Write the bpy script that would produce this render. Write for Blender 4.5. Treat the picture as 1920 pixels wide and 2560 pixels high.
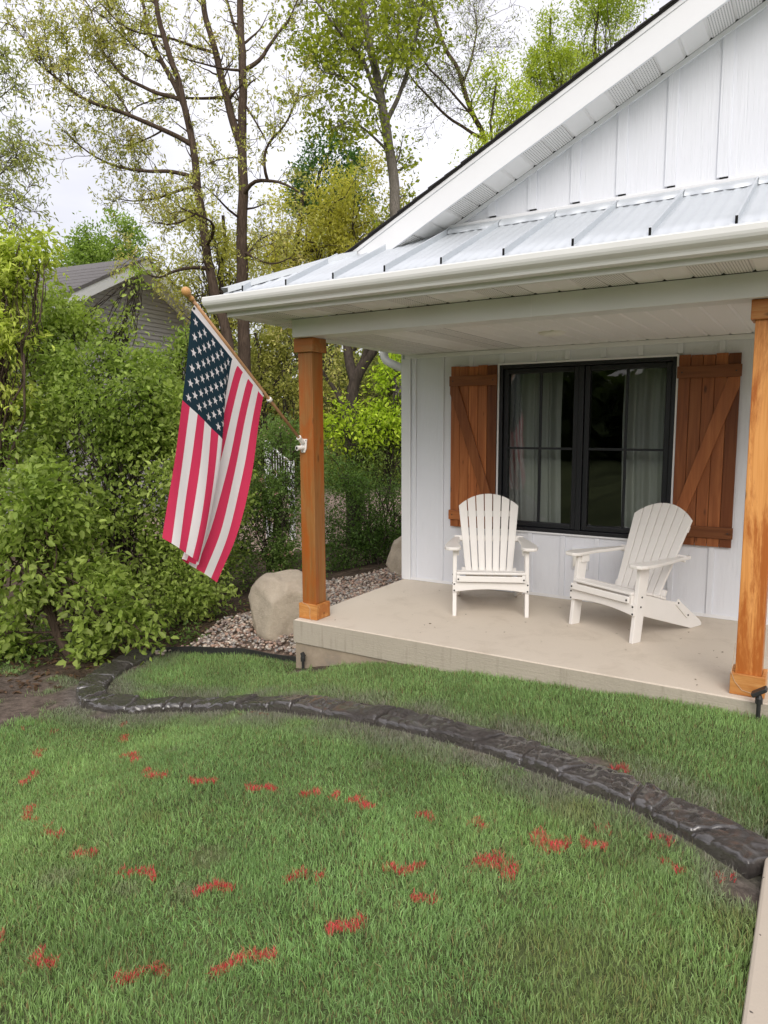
import bpy, bmesh, math, random
import numpy as np
from mathutils import Vector, Matrix

# ---------------------------------------------------------------- scene, camera, light
sc = bpy.context.scene
for o in list(bpy.data.objects): bpy.data.objects.remove(o)
COL = sc.collection
CP = np.array([3.5723, -4.3718, 1.5649]); YAW, PIT, ROL, FPX = 0.5551, -0.1232, -0.0045, 1773.47
FW = np.array([-math.sin(YAW)*math.cos(PIT), math.cos(YAW)*math.cos(PIT), math.sin(PIT)])
_r = np.array([math.cos(YAW), math.sin(YAW), 0.0]); _u = np.cross(_r, FW)
RT = _r*math.cos(ROL)+_u*math.sin(ROL); UP = _u*math.cos(ROL)-_r*math.sin(ROL)
cd = bpy.data.cameras.new('camera'); cam = bpy.data.objects.new('camera', cd); COL.objects.link(cam)
cam.matrix_world = Matrix(((RT[0], UP[0], -FW[0], CP[0]), (RT[1], UP[1], -FW[1], CP[1]), (RT[2], UP[2], -FW[2], CP[2]), (0, 0, 0, 1)))
cd.sensor_fit = 'HORIZONTAL'; cd.sensor_width = 36.0; cd.lens = 36.0*FPX/1920.0
cd.clip_start = 0.05; cd.clip_end = 2000
sc.camera = cam
sc.render.resolution_x = 768; sc.render.resolution_y = 1024

SUN_EL, SUN_AZ = math.radians(38), math.radians(150)   # azimuth clockwise from +Y: light comes from behind and right of the camera
w = bpy.data.worlds.new('World'); sc.world = w; w.use_nodes = True
nt = w.node_tree; nt.nodes.clear()
def N(t, **k):
    n = nt.nodes.new(t)
    for a, b in k.items(): setattr(n, a, b)
    return n
wo = N('ShaderNodeOutputWorld'); add = N('ShaderNodeAddShader')
bg1 = N('ShaderNodeBackground'); bg1.inputs[1].default_value = 0.02
sk = N('ShaderNodeTexSky', sky_type='NISHITA'); sk.sun_disc = False; sk.sun_elevation = SUN_EL; sk.sun_rotation = SUN_AZ
sk.air_density = 1.0; sk.dust_density = 3.0
bg2 = N('ShaderNodeBackground'); bg2.inputs[1].default_value = 0.445
tc = N('ShaderNodeTexCoord'); mp = N('ShaderNodeMapping'); mp.inputs['Scale'].default_value = (1.0, 1.0, 2.6)
nz = N('ShaderNodeTexNoise'); nz.inputs['Scale'].default_value = 2.6; nz.inputs['Detail'].default_value = 6; nz.inputs['Roughness'].default_value = 0.52
cr = N('ShaderNodeValToRGB')
cr.color_ramp.elements[0].position = 0.30; cr.color_ramp.elements[0].color = (0.72, 0.69, 0.725, 1)
cr.color_ramp.elements[1].position = 0.66; cr.color_ramp.elements[1].color = (1.05, 1.01, 1.03, 1)
nt.links.new(tc.outputs['Generated'], mp.inputs[0]); nt.links.new(mp.outputs[0], nz.inputs['Vector'])
nt.links.new(nz.outputs[0], cr.inputs[0])
# thin even overcast: gently brighter towards the zenith
sx = N('ShaderNodeSeparateXYZ'); nt.links.new(tc.outputs['Generated'], sx.inputs[0])
mz = N('ShaderNodeMath', operation='MAXIMUM'); nt.links.new(sx.outputs[2], mz.inputs[0]); mz.inputs[1].default_value = 0.0
mm = N('ShaderNodeMath', operation='MULTIPLY_ADD'); nt.links.new(mz.outputs[0], mm.inputs[0]); mm.inputs[1].default_value = 0.9/1.27; mm.inputs[2].default_value = 1.0/1.27
vs_ = N('ShaderNodeVectorMath', operation='SCALE'); nt.links.new(cr.outputs[0], vs_.inputs[0]); nt.links.new(mm.outputs[0], vs_.inputs['Scale']); nt.links.new(vs_.outputs[0], bg2.inputs[0])
nt.links.new(sk.outputs[0], bg1.inputs[0]); nt.links.new(bg1.outputs[0], add.inputs[0]); nt.links.new(bg2.outputs[0], add.inputs[1])
nt.links.new(add.outputs[0], wo.inputs[0])

sd = bpy.data.lights.new('sun', 'SUN'); sd.energy = 0.85; sd.angle = math.radians(40); sd.color = (1.0, 0.96, 0.9)
so = bpy.data.objects.new('sun', sd); COL.objects.link(so)
_dir = Vector((math.sin(SUN_AZ)*math.cos(SUN_EL), math.cos(SUN_AZ)*math.cos(SUN_EL), math.sin(SUN_EL)))
so.rotation_euler = _dir.to_track_quat('Z', 'Y').to_euler(); so.location = (0, -20, 30)
sc.view_settings.view_transform = 'Standard'; sc.view_settings.look = 'None'; sc.view_settings.gamma = 1
sc.view_settings.use_curve_mapping = False; sc.view_settings.exposure = 1.15

# ---------------------------------------------------------------- pixel helpers (photo pixels -> points in the place)
def ray(x, y): return FW + RT*((x-960)/FPX) - UP*((y-1280)/FPX)
def at(x, y, d): return CP + ray(x, y)*d
def onz(x, y, z): r = ray(x, y); return CP + r*((z-CP[2])/r[2])
def onx(x, y, X): r = ray(x, y); return CP + r*((X-CP[0])/r[0])
GX = np.array([-400, -6, -2.5, -1, 0, .35, .7, 1.2, 1.6, 2.2, 2.8, 3.5, 6, 400.0])
GZ = np.array([-.5, -.5, -.46, -.44, -.425, -.34, -.25, -.195, -.17, -.125, -.1, -.09, -.09, -.09])
def sstep(a, b, x): t = np.clip((np.asarray(x, float)-a)/(b-a), 0, 1); return t*t*(3-2*t)
def gz(x, y):
    x = np.asarray(x, float); y = np.asarray(y, float)
    return np.interp(x, GX, GZ) + 0.13*sstep(-.05, .45, y)*(1-sstep(0.0, .4, x))*sstep(-2.4, -1.2, x)
def ong(x, y):
    z = -.2
    for i in range(40):
        p = onz(x, y, z); z = .5*z+.5*float(gz(p[0], p[1]))
    return onz(x, y, z)

# ---------------------------------------------------------------- noise, mesh helpers
rng = np.random.default_rng(7)
def _h(ix, iy, iz, s):
    n = (ix.astype(np.int64)*374761393 + iy.astype(np.int64)*668265263 + iz.astype(np.int64)*2147483647 + s*1274126177) & 0xffffffff
    n = ((n ^ (n >> 13))*1274126177) & 0xffffffff
    return ((n ^ (n >> 16)) & 0xffff)/65535.0
def vnoise(P, sc_=1.0, s=0):
    P = np.asarray(P, float)*sc_
    if P.shape[1] == 2: P = np.column_stack([P, np.zeros(len(P))])
    i = np.floor(P); f = P-i; f = f*f*(3-2*f); out = 0
    for a in (0, 1):
        for b in (0, 1):
            for c in (0, 1):
                wt = (f[:, 0] if a else 1-f[:, 0])*(f[:, 1] if b else 1-f[:, 1])*(f[:, 2] if c else 1-f[:, 2])
                out = out + wt*_h(i[:, 0]+a, i[:, 1]+b, i[:, 2]+c, s)
    return out
def unit(v): v = np.asarray(v, float); return v/np.maximum(np.linalg.norm(v, axis=-1, keepdims=True), 1e-9)
def tag(o, label=None, cat=None, group=None, kind=None):
    for k, v in (('label', label), ('category', cat), ('group', group), ('kind', kind)):
        if v: o[k] = v
    return o
def thing(name, label, cat, loc=(0, 0, 0), rz=0.0, group=None):
    o = bpy.data.objects.new(name, None); o.empty_display_size = .1
    o.location = loc; o.rotation_euler = (0, 0, rz); COL.objects.link(o)
    return tag(o, label, cat, group)
def link(name, me, mat, parent=None, bevel=0, smooth=False):
    o = bpy.data.objects.new(name, me); COL.objects.link(o)
    if mat and not me.materials: me.materials.append(mat)
    if parent: o.parent = parent
    if smooth: me.polygons.foreach_set('use_smooth', np.ones(len(me.polygons), bool))
    if bevel:
        m = o.modifiers.new('bevel', 'BEVEL'); m.width = bevel; m.segments = 2; m.limit_method = 'ANGLE'; m.angle_limit = .6
    return o
def npmesh(name, V, quads=None, tris=None, col=None, smooth=False):
    me = bpy.data.meshes.new(name); V = np.ascontiguousarray(V, np.float32)
    me.vertices.add(len(V)); me.vertices.foreach_set('co', V.ravel())
    L = []; st = []; tot = []; n = 0
    for F, k in ((quads, 4), (tris, 3)):
        if F is None or len(F) == 0: continue
        F = np.asarray(F, np.int32); L.append(F.ravel()); st.append(n+np.arange(len(F))*k); tot.append(np.full(len(F), k)); n += F.size
    L = np.concatenate(L).astype(np.int32); st = np.concatenate(st).astype(np.int32); tot = np.concatenate(tot).astype(np.int32)
    me.loops.add(len(L)); me.loops.foreach_set('vertex_index', L)
    me.polygons.add(len(st)); me.polygons.foreach_set('loop_start', st); me.polygons.foreach_set('loop_total', tot)
    if smooth: me.polygons.foreach_set('use_smooth', np.ones(len(st), bool))
    if col is not None:
        a = me.color_attributes.new('Col', 'FLOAT_COLOR', 'POINT')
        c = np.ones((len(V), 4), np.float32); c[:, :3] = col; a.data.foreach_set('color', c.ravel())
    me.update(calc_edges=True); me.validate()
    return me
class MB:
    def __init__(s): s.v = []; s.f = []
    def add(s, vs, fs):
        b = len(s.v); s.v += [tuple(map(float, v)) for v in vs]; s.f += [tuple(i+b for i in f) for f in fs]; return s
    def box(s, x0, x1, y0, y1, z0, z1):
        return s.add([(x, y, z) for x in (x0, x1) for y in (y0, y1) for z in (z0, z1)],
                     [(0, 1, 3, 2), (4, 6, 7, 5), (0, 4, 5, 1), (2, 3, 7, 6), (0, 2, 6, 4), (1, 5, 7, 3)])
    def prism(s, poly, axis, a, b):
        """poly: list of 2D points in the two remaining axes (order x,y,z), extruded a..b along axis"""
        def mk(p, t):
            if axis == 'x': return (t, p[0], p[1])
            if axis == 'y': return (p[0], t, p[1])
            return (p[0], p[1], t)
        n = len(poly)
        return s.add([mk(p, a) for p in poly]+[mk(p, b) for p in poly],
                     [tuple(range(n)), tuple(range(2*n-1, n-1, -1))]+[(i, i+n, (i+1) % n+n, (i+1) % n) for i in range(n)])
    def hexa(s, bottom, top):
        return s.add(list(bottom)+list(top), [(3, 2, 1, 0), (4, 5, 6, 7)]+[(i, (i+1) % 4, (i+1) % 4+4, i+4) for i in range(4)])
    def tube(s, pts, rad, n=8, caps=True):
        pts = np.asarray(pts, float); rad = np.broadcast_to(np.asarray(rad, float), (len(pts),))
        V, Q = tube_np(pts, rad, n); b = len(s.v); s.v += [tuple(v) for v in V.tolist()]; s.f += [tuple(int(i)+b for i in q) for q in Q]
        if caps: s.f += [tuple(b+i for i in range(n))[::-1], tuple(b+len(V)-n+i for i in range(n))]
        return s
    def lathe(s, prof, c, axis=(0, 0, 1), n=16):
        ax = unit(axis); t = unit(np.cross(ax, (1, 0, 0) if abs(ax[0]) < .8 else (0, 1, 0))); q = np.cross(ax, t); c = np.asarray(c, float)
        V = [c+ax*h+(t*math.cos(2*math.pi*k/n)+q*math.sin(2*math.pi*k/n))*r for r, h in prof for k in range(n)]
        F = [(i*n+k, i*n+(k+1) % n, (i+1)*n+(k+1) % n, (i+1)*n+k) for i in range(len(prof)-1) for k in range(n)]
        F += [tuple(range(n))[::-1], tuple(range((len(prof)-1)*n, len(prof)*n))]
        return s.add(V, F)
    def build(s, name, mat, parent=None, org=(0, 0, 0), bevel=0, smooth=False):
        me = bpy.data.meshes.new(name)
        V = np.array(s.v, float)-np.array(org, float)
        me.from_pydata(V.tolist(), [], s.f); me.update()
        bm = bmesh.new(); bm.from_mesh(me); bmesh.ops.recalc_face_normals(bm, faces=bm.faces); bm.to_mesh(me); bm.free()
        return link(name, me, mat, parent, bevel, smooth)
def tube_np(pts, rad, n):
    d = unit(np.gradient(pts, axis=0)); ref = np.array([.3, .2, .93]) if abs(d[0] @ np.array([.3, .2, .93])) < .9 else np.array([1., 0, 0])
    a = unit(np.cross(d, ref)); b = np.cross(d, a); th = np.arange(n)*2*math.pi/n
    V = pts[:, None, :]+rad[:, None, None]*(a[:, None, :]*np.cos(th)[None, :, None]+b[:, None, :]*np.sin(th)[None, :, None])
    m = len(pts); i = np.arange(m-1)[:, None]*n; k = np.arange(n)[None, :]; k2 = (k+1) % n
    Q = np.stack([i+k, i+k2, i+n+k2, i+n+k], -1).reshape(-1, 4)
    return V.reshape(-1, 3), Q

# ---------------------------------------------------------------- materials
class Mat:
    def __init__(s, name, rough=.6, spec=.3, metal=0.0):
        s.m = bpy.data.materials.new(name); s.m.use_nodes = True; s.t = s.m.node_tree; s.t.nodes.clear()
        s.out = s.n('ShaderNodeOutputMaterial'); s.b = s.n('ShaderNodeBsdfPrincipled')
        s.b.inputs['Roughness'].default_value = rough; s.b.inputs['Specular IOR Level'].default_value = spec; s.b.inputs['Metallic'].default_value = metal
        s.l(s.b.outputs[0], s.out.inputs[0])
    def n(s, t, **k):
        q = s.t.nodes.new(t)
        for a, b in k.items(): setattr(q, a, b)
        return q
    def l(s, a, b): s.t.links.new(a, b)
    def coord(s, scale=(1, 1, 1), kind='Object'):
        c = s.n('ShaderNodeTexCoord'); m = s.n('ShaderNodeMapping'); m.inputs['Scale'].default_value = scale
        s.l(c.outputs[kind], m.inputs[0]); return m.outputs[0]
    def noise(s, vec, scale=5, detail=5, rough=.55, dist=0):
        q = s.n('ShaderNodeTexNoise'); q.inputs['Scale'].default_value = scale; q.inputs['Detail'].default_value = detail
        q.inputs['Roughness'].default_value = rough; q.inputs['Distortion'].default_value = dist; s.l(vec, q.inputs['Vector']); return q.outputs[0]
    def ramp(s, fac, stops):
        q = s.n('ShaderNodeValToRGB'); e = q.color_ramp.elements
        while len(e) < len(stops): e.new(.5)
        for i, (p, c) in enumerate(stops): e[i].position = p; e[i].color = (*c, 1) if len(c) == 3 else c
        s.l(fac, q.inputs[0]); return q.outputs[0]
    def mix(s, fac, a, b, mode='MIX'):
        q = s.n('ShaderNodeMix', data_type='RGBA', blend_type=mode)
        for sock, v in ((q.inputs[0], fac), (q.inputs[6], a), (q.inputs[7], b)):
            if hasattr(v, 'links') or hasattr(v, 'is_linked'): s.l(v, sock)
            elif isinstance(v, (int, float)): sock.default_value = v
            else: sock.default_value = (*v, 1)
        return q.outputs[2]
    def base(s, c):
        if isinstance(c, tuple): s.b.inputs['Base Color'].default_value = (*c, 1)
        else: s.l(c, s.b.inputs['Base Color'])
        return s
    def bump(s, h, st=.3, dist=.01):
        q = s.n('ShaderNodeBump'); q.inputs['Strength'].default_value = st; q.inputs['Distance'].default_value = dist
        s.l(h, q.inputs['Height']); s.l(q.outputs[0], s.b.inputs['Normal']); return s
    def rnd(s): return s.n('ShaderNodeObjectInfo').outputs['Random']
    def math(s, op, a, b=0.0):
        q = s.n('ShaderNodeMath', operation=op)
        for i, v in enumerate((a, b)):
            if isinstance(v, (int, float)): q.inputs[i].default_value = v
            else: s.l(v, q.inputs[i])
        return q.outputs[0]
M = {}
def mk(name, rough=.6, spec=.3, metal=0.0): q = Mat(name, rough, spec, metal); M[name] = q.m; return q
G3 = lambda a: (a, a, a)
# painted fibre-cement siding with embossed vertical grain
q = mk('siding', .55, .3); c = q.coord((130, 130, 3.0)); n1 = q.noise(c, 1.0, 4, .6, .6); n2 = q.noise(q.coord((1.2, 1.2, .5)), 1.5, 3)
q.base(q.mix(q.math('MULTIPLY', n2, .5), (.78, .80, .85), (.72, .74, .80))).bump(n1, .8, .006)
q = mk('trim_white', .45, .35); n2 = q.noise(q.coord((2, 2, 2)), 2, 4); q.base(q.mix(n2, (.82, .83, .85), (.77, .78, .80)))
q = mk('eave_white', .42, .4); n2 = q.noise(q.coord((1.5, 1.5, 6)), 2, 4); q.base(q.mix(n2, (.78, .785, .765), (.70, .705, .685)))
q = mk('soffit', .5, .3); n2 = q.noise(q.coord((2, 2, 2)), 1.5, 3); q.base(q.mix(n2, (.84, .83, .815), (.79, .78, .765)))
# perforated soffit: small dark holes
q = mk('soffit_vented', .5, .3); vec = q.coord((1/.0145, 1/.024, 1))
def holes(q, vec):
    sep = q.n('ShaderNodeSeparateXYZ'); q.l(vec, sep.inputs[0])
    fx = q.math('ABSOLUTE', q.math('SUBTRACT', q.math('FRACT', sep.outputs[0]), .5)); fy = q.math('ABSOLUTE', q.math('SUBTRACT', q.math('FRACT', sep.outputs[1]), .5))
    return q.math('MULTIPLY', q.math('LESS_THAN', fx, .17), q.math('LESS_THAN', fy, .3))
hm = holes(q, vec); q.base(q.mix(hm, (.78, .77, .75), (.25, .245, .24))).bump(q.math('SUBTRACT', 1.0, hm), .4, .002)
q = mk('black_gap', .8, .1); q.base((.012, .012, .012))
q = mk('roof_metal', .34, .5, .35); c = q.coord((9, 1.2, 1.2)); n1 = q.noise(c, 2.5, 5, .6); n2 = q.noise(q.coord((1, 1, 1)), 3, 4)
q.base(q.mix(q.math('MULTIPLY', n1, .8), (.61, .645, .675), (.51, .545, .58)))
q.l(q.ramp(n2, [(.3, G3(.34)), (.7, G3(.52))]), q.b.inputs['Roughness'])
q = mk('shingle', .9, .1); n1 = q.noise(q.coord((60, 60, 60)), 3, 3); q.base(q.mix(n1, (.018, .017, .017), (.075, .07, .068))).bump(n1, .5, .006)
# stained cedar
def wood(name, axis, c1, c2, c3, rough, wear=None):
    q = mk(name, rough, .35); s = [26, 26, 26]; s['xyz'.index(axis)] = 1.3
    off = q.n('ShaderNodeVectorMath', operation='ADD'); q.l(q.coord(tuple(s)), off.inputs[0])
    sc2 = q.n('ShaderNodeVectorMath', operation='SCALE'); sc2.inputs[0].default_value = (31, 17, 43); q.l(q.rnd(), sc2.inputs['Scale']); q.l(sc2.outputs[0], off.inputs[1])
    n1 = q.noise(off.outputs[0], 1.0, 6, .62, 1.1); n3 = q.noise(off.outputs[0], .32, 3, .5, .5)
    colr = q.ramp(n1, [(.25, c1), (.5, c2), (.78, c3)])
    tint = q.ramp(q.rnd(), [(0, (.40, .36, .34)), (.5, (.85, .83, .81)), (1, (1.28, 1.24, 1.2))])
    colr = q.mix(1.0, colr, tint, 'MULTIPLY')
    colr = q.mix(q.math('MULTIPLY', q.ramp(n3, [(.45, G3(0)), (.7, G3(1))]), .5), colr, c1)
    if wear:
        s2 = [7, 7, 7]; s2['xyz'.index(axis)] = 1.1
        nw = q.noise(q.coord(tuple(s2)), 1.1, 8, .72, .5)
        colr = q.mix(q.ramp(nw, [(.44, G3(0)), (.56, G3(.85))]), colr, wear)
    kn = q.n('ShaderNodeTexVoronoi', feature='F1'); kn.inputs['Scale'].default_value = 1.0
    s4 = [9, 9, 9]; s4['xyz'.index(axis)] = 3.2
    off2 = q.n('ShaderNodeVectorMath', operation='ADD'); q.l(q.coord(tuple(s4)), off2.inputs[0]); q.l(sc2.outputs[0], off2.inputs[1]); q.l(off2.outputs[0], kn.inputs['Vector'])
    colr = q.mix(q.ramp(kn.outputs['Distance'], [(.06, G3(.8)), (.13, G3(0))]), colr, tuple(.3*a for a in c1))
    q.base(colr).bump(n1, .35, .004); return q
wood('shutter_wood_z', 'z', (.18, .052, .018), (.35, .12, .04), (.47, .19, .07), .42)
wood('shutter_wood_x', 'x', (.20, .062, .02), (.35, .128, .044), (.44, .18, .068), .42)
wood('post_wood', 'z', (.42, .165, .042), (.58, .27, .08), (.68, .36, .13), .45, wear=(.36, .09, .012))
wood('post_wood_x', 'x', (.42, .17, .045), (.60, .29, .09), (.70, .40, .16), .5, wear=(.40, .13, .025))
q = wood('pole_wood', 'x', (.36, .20, .10), (.43, .25, .13), (.48, .30, .17), .4)
q = mk('plastic_white', .38, .4); n1 = q.noise(q.coord((3, 3, 3)), 3, 4); n2 = q.noise(q.coord((90, 90, 90)), 2, 2); q.base(q.mix(n1, (.84, .815, .785), (.79, .765, .73))).bump(n2, .08, .001)
q = mk('bolt_dark', .4, .5, .7); q.base((.05, .05, .05))
q = mk('frame_black', .4, .4); q.base((.010, .011, .014))
q = mk('black_plastic', .45, .4); n1 = q.noise(q.coord((8, 8, 8)), 3, 3); q.base(q.mix(n1, (.015, .015, .016), (.04, .04, .04)))
q = mk('glass', .0, .5); q.t.nodes.remove(q.b); tr = q.n('ShaderNodeBsdfTransparent'); tr.inputs[0].default_value = (.80, .84, .82, 1); gl = q.n('ShaderNodeBsdfGlossy'); gl.inputs['Roughness'].default_value = .012
fr = q.n('ShaderNodeFresnel'); fr.inputs[0].default_value = 1.62; mx = q.n('ShaderNodeMixShader'); q.l(q.math('MULTIPLY', fr.outputs[0], 1.6), mx.inputs[0]); q.l(tr.outputs[0], mx.inputs[1]); q.l(gl.outputs[0], mx.inputs[2]); q.l(mx.outputs[0], q.out.inputs[0])
wv = q.noise(q.coord((1, 1, 1)), 3, 1); bp = q.n('ShaderNodeBump'); bp.inputs['Strength'].default_value = .05; bp.inputs['Distance'].default_value = .02; q.l(wv, bp.inputs['Height']); q.l(bp.outputs[0], gl.inputs['Normal'])
q = mk('curtain', .9, .05); q.base((.62, .62, .60))
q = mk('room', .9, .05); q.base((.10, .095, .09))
q = mk('lamp_white', .4, .3); q.base((.82, .80, .74))
# concrete
q = mk('concrete', .75, .25); c = q.coord(); n1 = q.noise(c, 1.1, 5, .6); n2 = q.noise(c, 22, 5, .65); n3 = q.noise(c, 160, 2, .5)
col = q.mix(n1, (.68, .605, .51), (.60, .53, .44)); col = q.mix(q.math('MULTIPLY', n2, .32), col, (.56, .50, .42)); col = q.mix(q.ramp(n3, [(.62, G3(0)), (.75, G3(.3))]), col, (.22, .18, .13))
blot = q.noise(q.coord((1, 1, 1)), 3.3, 6, .7, .6); col = q.mix(q.ramp(blot, [(.52, G3(0)), (.75, G3(.4))]), col, (.40, .335, .26)); spk = q.noise(q.coord((1, 1, 1)), 46, 3, .5); col = q.mix(q.ramp(spk, [(.72, G3(0)), (.75, G3(.6))]), col, (.16, .13, .10))
q.base(col).bump(n3, .15, .002)
q = mk('concrete_edge', .85, .2); c = q.coord((1, 1, 1)); n1 = q.noise(c, 2.2, 6, .65); n2 = q.noise(q.coord((.6, .6, 60)), 2.0, 4); n3 = q.noise(c, 70, 4, .6); drip = q.noise(q.coord((14, 14, 1.2)), 1.4, 5, .6)
col = q.mix(n1, (.46, .41, .335), (.35, .31, .25)); col = q.mix(q.ramp(drip, [(.55, G3(0)), (.72, G3(.6))]), col, (.24, .205, .16)); col = q.mix(q.math('MULTIPLY', n3, .3), col, (.55, .5, .42))
q.base(col).bump(q.math('ADD', q.math('MULTIPLY', n2, .7), n3), .5, .006)
q = mk('footing', .9, .15); c = q.coord(); n1 = q.noise(c, 3.5, 6, .65); n3 = q.noise(c, 60, 4); q.base(q.ramp(n1, [(.3, (.23, .205, .17)), (.5, (.32, .26, .195)), (.72, (.40, .33, .25))])).bump(n3, .5, .006)
q = mk('walk_concrete', .8, .2); c = q.coord(); n1 = q.noise(c, 2, 5); n3 = q.noise(c, 120, 3); spk = q.noise(c, 38, 2, .4)
col = q.mix(n1, (.50, .44, .36), (.43, .37, .30)); col = q.mix(q.ramp(spk, [(.70, G3(0)), (.73, G3(.9))]), col, (.05, .045, .04)); q.base(col).bump(n3, .3, .003)
# wet stamped curb
q = mk('wet_curb', .3, .5); c = q.coord(); n1 = q.noise(c, 5, 6, .65); n2 = q.noise(q.coord((10, 34, 14)), 1, 6, .65, 2.2); n3 = q.noise(c, 40, 4, .6); wet = q.noise(c, 2.6, 4, .6, .4)
q.base(q.mix(n1, (.034, .029, .026), (.105, .089, .080)))
q.l(q.ramp(wet, [(.42, G3(.25)), (.60, G3(.6))]), q.b.inputs['Roughness'])
q.l(q.ramp(wet, [(.50, G3(1.0)), (.66, G3(.15))]), q.b.inputs['Coat Weight']); q.b.inputs['Coat Roughness'].default_value = .10; q.b.inputs['Coat IOR'].default_value = 1.8
rg = q.math('ABSOLUTE', q.math('SUBTRACT', n2, .5)); q.bump(q.math('ADD', q.math('MULTIPLY', rg, 2.2), q.math('MULTIPLY', n3, .16)), 1.0, .02)
cb = q.n('ShaderNodeBump'); cb.inputs['Strength'].default_value = .10; cb.inputs['Distance'].default_value = .010; fw_ = q.math('ABSOLUTE', q.math('SUBTRACT', q.noise(q.coord((30, 70, 40)), 1, 5, .6, 3.0), .5)); q.l(q.math('ADD', rg, q.math('MULTIPLY', fw_, .9)), cb.inputs['Height']); q.l(cb.outputs[0], q.b.inputs['Coat Normal'])
# rock
q = mk('boulder_rock', .85, .2); c = q.coord(); n1 = q.noise(c, 3.2, 7, .62, .4); n2 = q.noise(c, 34, 6, .7); n3 = q.noise(q.coord((3, 3, 9)), 1.6, 4)
geo = q.n('ShaderNodeNewGeometry')
col = q.ramp(n1, [(.28, (.40, .34, .27)), (.48, (.53, .45, .35)), (.68, (.63, .54, .42))]); col = q.mix(q.math('MULTIPLY', n2, .45), col, (.26, .22, .18))
col = q.mix(q.ramp(q.noise(c, 90, 3), [(.6, G3(0)), (.7, G3(.5))]), col, (.58, .52, .43)); q.base(col).bump(q.math('ADD', n2, q.math('MULTIPLY', n1, .6)), .6, .02)
# attribute coloured materials
def attr(name, rough, trans=0.0, spec=.2, bumpn=None, vary=0.0):
    q = mk(name, rough, spec); a = q.n('ShaderNodeAttribute', attribute_name='Col'); col = a.outputs['Color']
    if bumpn:
        nn = q.noise(q.coord(), bumpn[0], 5, .65); q.bump(nn, bumpn[1], bumpn[2])
        if vary: col = q.mix(1.0, col, q.ramp(nn, [(.25, G3(1-vary)), (.75, G3(1+vary))]), 'MULTIPLY')
    q.base(col)
    if trans:
        t = q.n('ShaderNodeBsdfTranslucent'); mx = q.n('ShaderNodeMixShader'); mx.inputs[0].default_value = trans
        br = q.mix(1.0, col, (1.15, 1.25, .75), 'MULTIPLY'); q.l(br, t.inputs[0]); q.l(q.b.outputs[0], mx.inputs[1]); q.l(t.outputs[0], mx.inputs[2]); q.l(mx.outputs[0], q.out.inputs[0])
    return q
attr('leaf', .5, .42, .3); attr('grass', .55, .35, .25); attr('ground', .95, 0, .1, (26, .8, .03), .55); attr('pebble', .75, 0, .25, (120, .2, .002), .25); attr('cloth', .85, .22, .1)
def bark(name, c1, c2, sc_):
    q = mk(name, .9, .1); n1 = q.noise(q.coord((sc_, sc_, sc_*.16)), 1, 6, .65, .8); n2 = q.noise(q.coord(), 4, 4)
    q.base(q.mix(q.math('MULTIPLY', n2, .4), q.ramp(n1, [(.3, c1), (.7, c2)]), c1)).bump(n1, .9, .03)
bark('bark_brown', (.045, .032, .024), (.145, .105, .078), 30); bark('bark_grey', (.10, .09, .075), (.24, .215, .185), 30); bark('bark_dark', (.03, .024, .02), (.10, .08, .065), 22)
q = mk('lap_siding', .6, .25); n1 = q.noise(q.coord((1, 1, 1)), 1.5, 3); q.base(q.mix(n1, (.44, .425, .44), (.39, .38, .39)))
q = mk('grey_shingle', .9, .1); n1 = q.noise(q.coord((8, 8, 8)), 3, 5); q.base(q.mix(n1, (.10, .095, .095), (.21, .2, .2))).bump(n1, .4, .01)
q = mk('string', .8, .1); q.base((.55, .42, .30))
# ---------------------------------------------------------------- the house
D = 1.7716; YG = .6002; ZT = 2.9926; ZE = 2.549; OV = .343; XL = -.306; SL = (ZT-ZE)/(YG+OV); XR = 6.0
GS = .481
def gsof(x): return 3.029+GS*(x-1.119)          # underside line of the rake
XRIDGE = 4.6
house = thing('house', 'white board and batten house with a silver metal porch roof', 'house')
H = lambda mb, name, mat, par=None, **k: mb.build(name, M[mat], par or house, **k)

# porch wall with window opening, corner return and side wall
WX0, WX1, WZ0, WZ1 = 1.016, 2.529, .594, 2.091
m = MB()
for a in ((0.0, WX0, 0, 2.4), (WX1, XR, 0, 2.4), (WX0, WX1, 0, WZ0), (WX0, WX1, WZ1, 2.4)): m.box(a[0], a[1], D, D+.14, a[2], a[3])
pw = H(m, 'porch_wall', 'siding')
for i in range(-1, 19):
    x = .4265+i*.3031
    segs = [(.03, 2.195)]
    if WX0-.02 < x < WX1+.02: segs = [(.03, WZ0-.02), (WZ1+.02, 2.195)]
    if x > 5.8: continue
    for a, b in segs: H(MB().box(x-.022, x+.022, D-.016, D+.002, a, b), 'batten', 'siding', pw, bevel=.003)
H(MB().box(.0-.018, .085, D-.02, D-.001, .0, 2.195), 'corner_board', 'trim_white', bevel=.003)
H(MB().box(-.019, -.001, D-.0195, D+.09, .0, 2.3), 'corner_board', 'trim_white', bevel=.003)
H(MB().box(.085, XR, D-.012, D-.001, .002, .03), 'base_trim', 'trim_white')
H(MB().box(.03, XR, D-.03, D-.001, 2.195, 2.232), 'frieze_trim', 'trim_white', bevel=.004)
sw = H(MB().box(0.0, .14, D+.14, 10, -.3, 2.5), 'side_wall', 'siding')
for i in range(26):
    H(MB().box(-.016, .002, D+.35+i*.3031, D+.395+i*.3031, -.2, 2.36), 'batten', 'siding', sw)
# room behind the window
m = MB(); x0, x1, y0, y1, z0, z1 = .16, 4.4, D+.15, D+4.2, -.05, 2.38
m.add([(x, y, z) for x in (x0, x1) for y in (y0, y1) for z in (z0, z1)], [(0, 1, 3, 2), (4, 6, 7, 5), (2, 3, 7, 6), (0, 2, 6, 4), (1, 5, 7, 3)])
H(m, 'room_lining', 'room')
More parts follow.
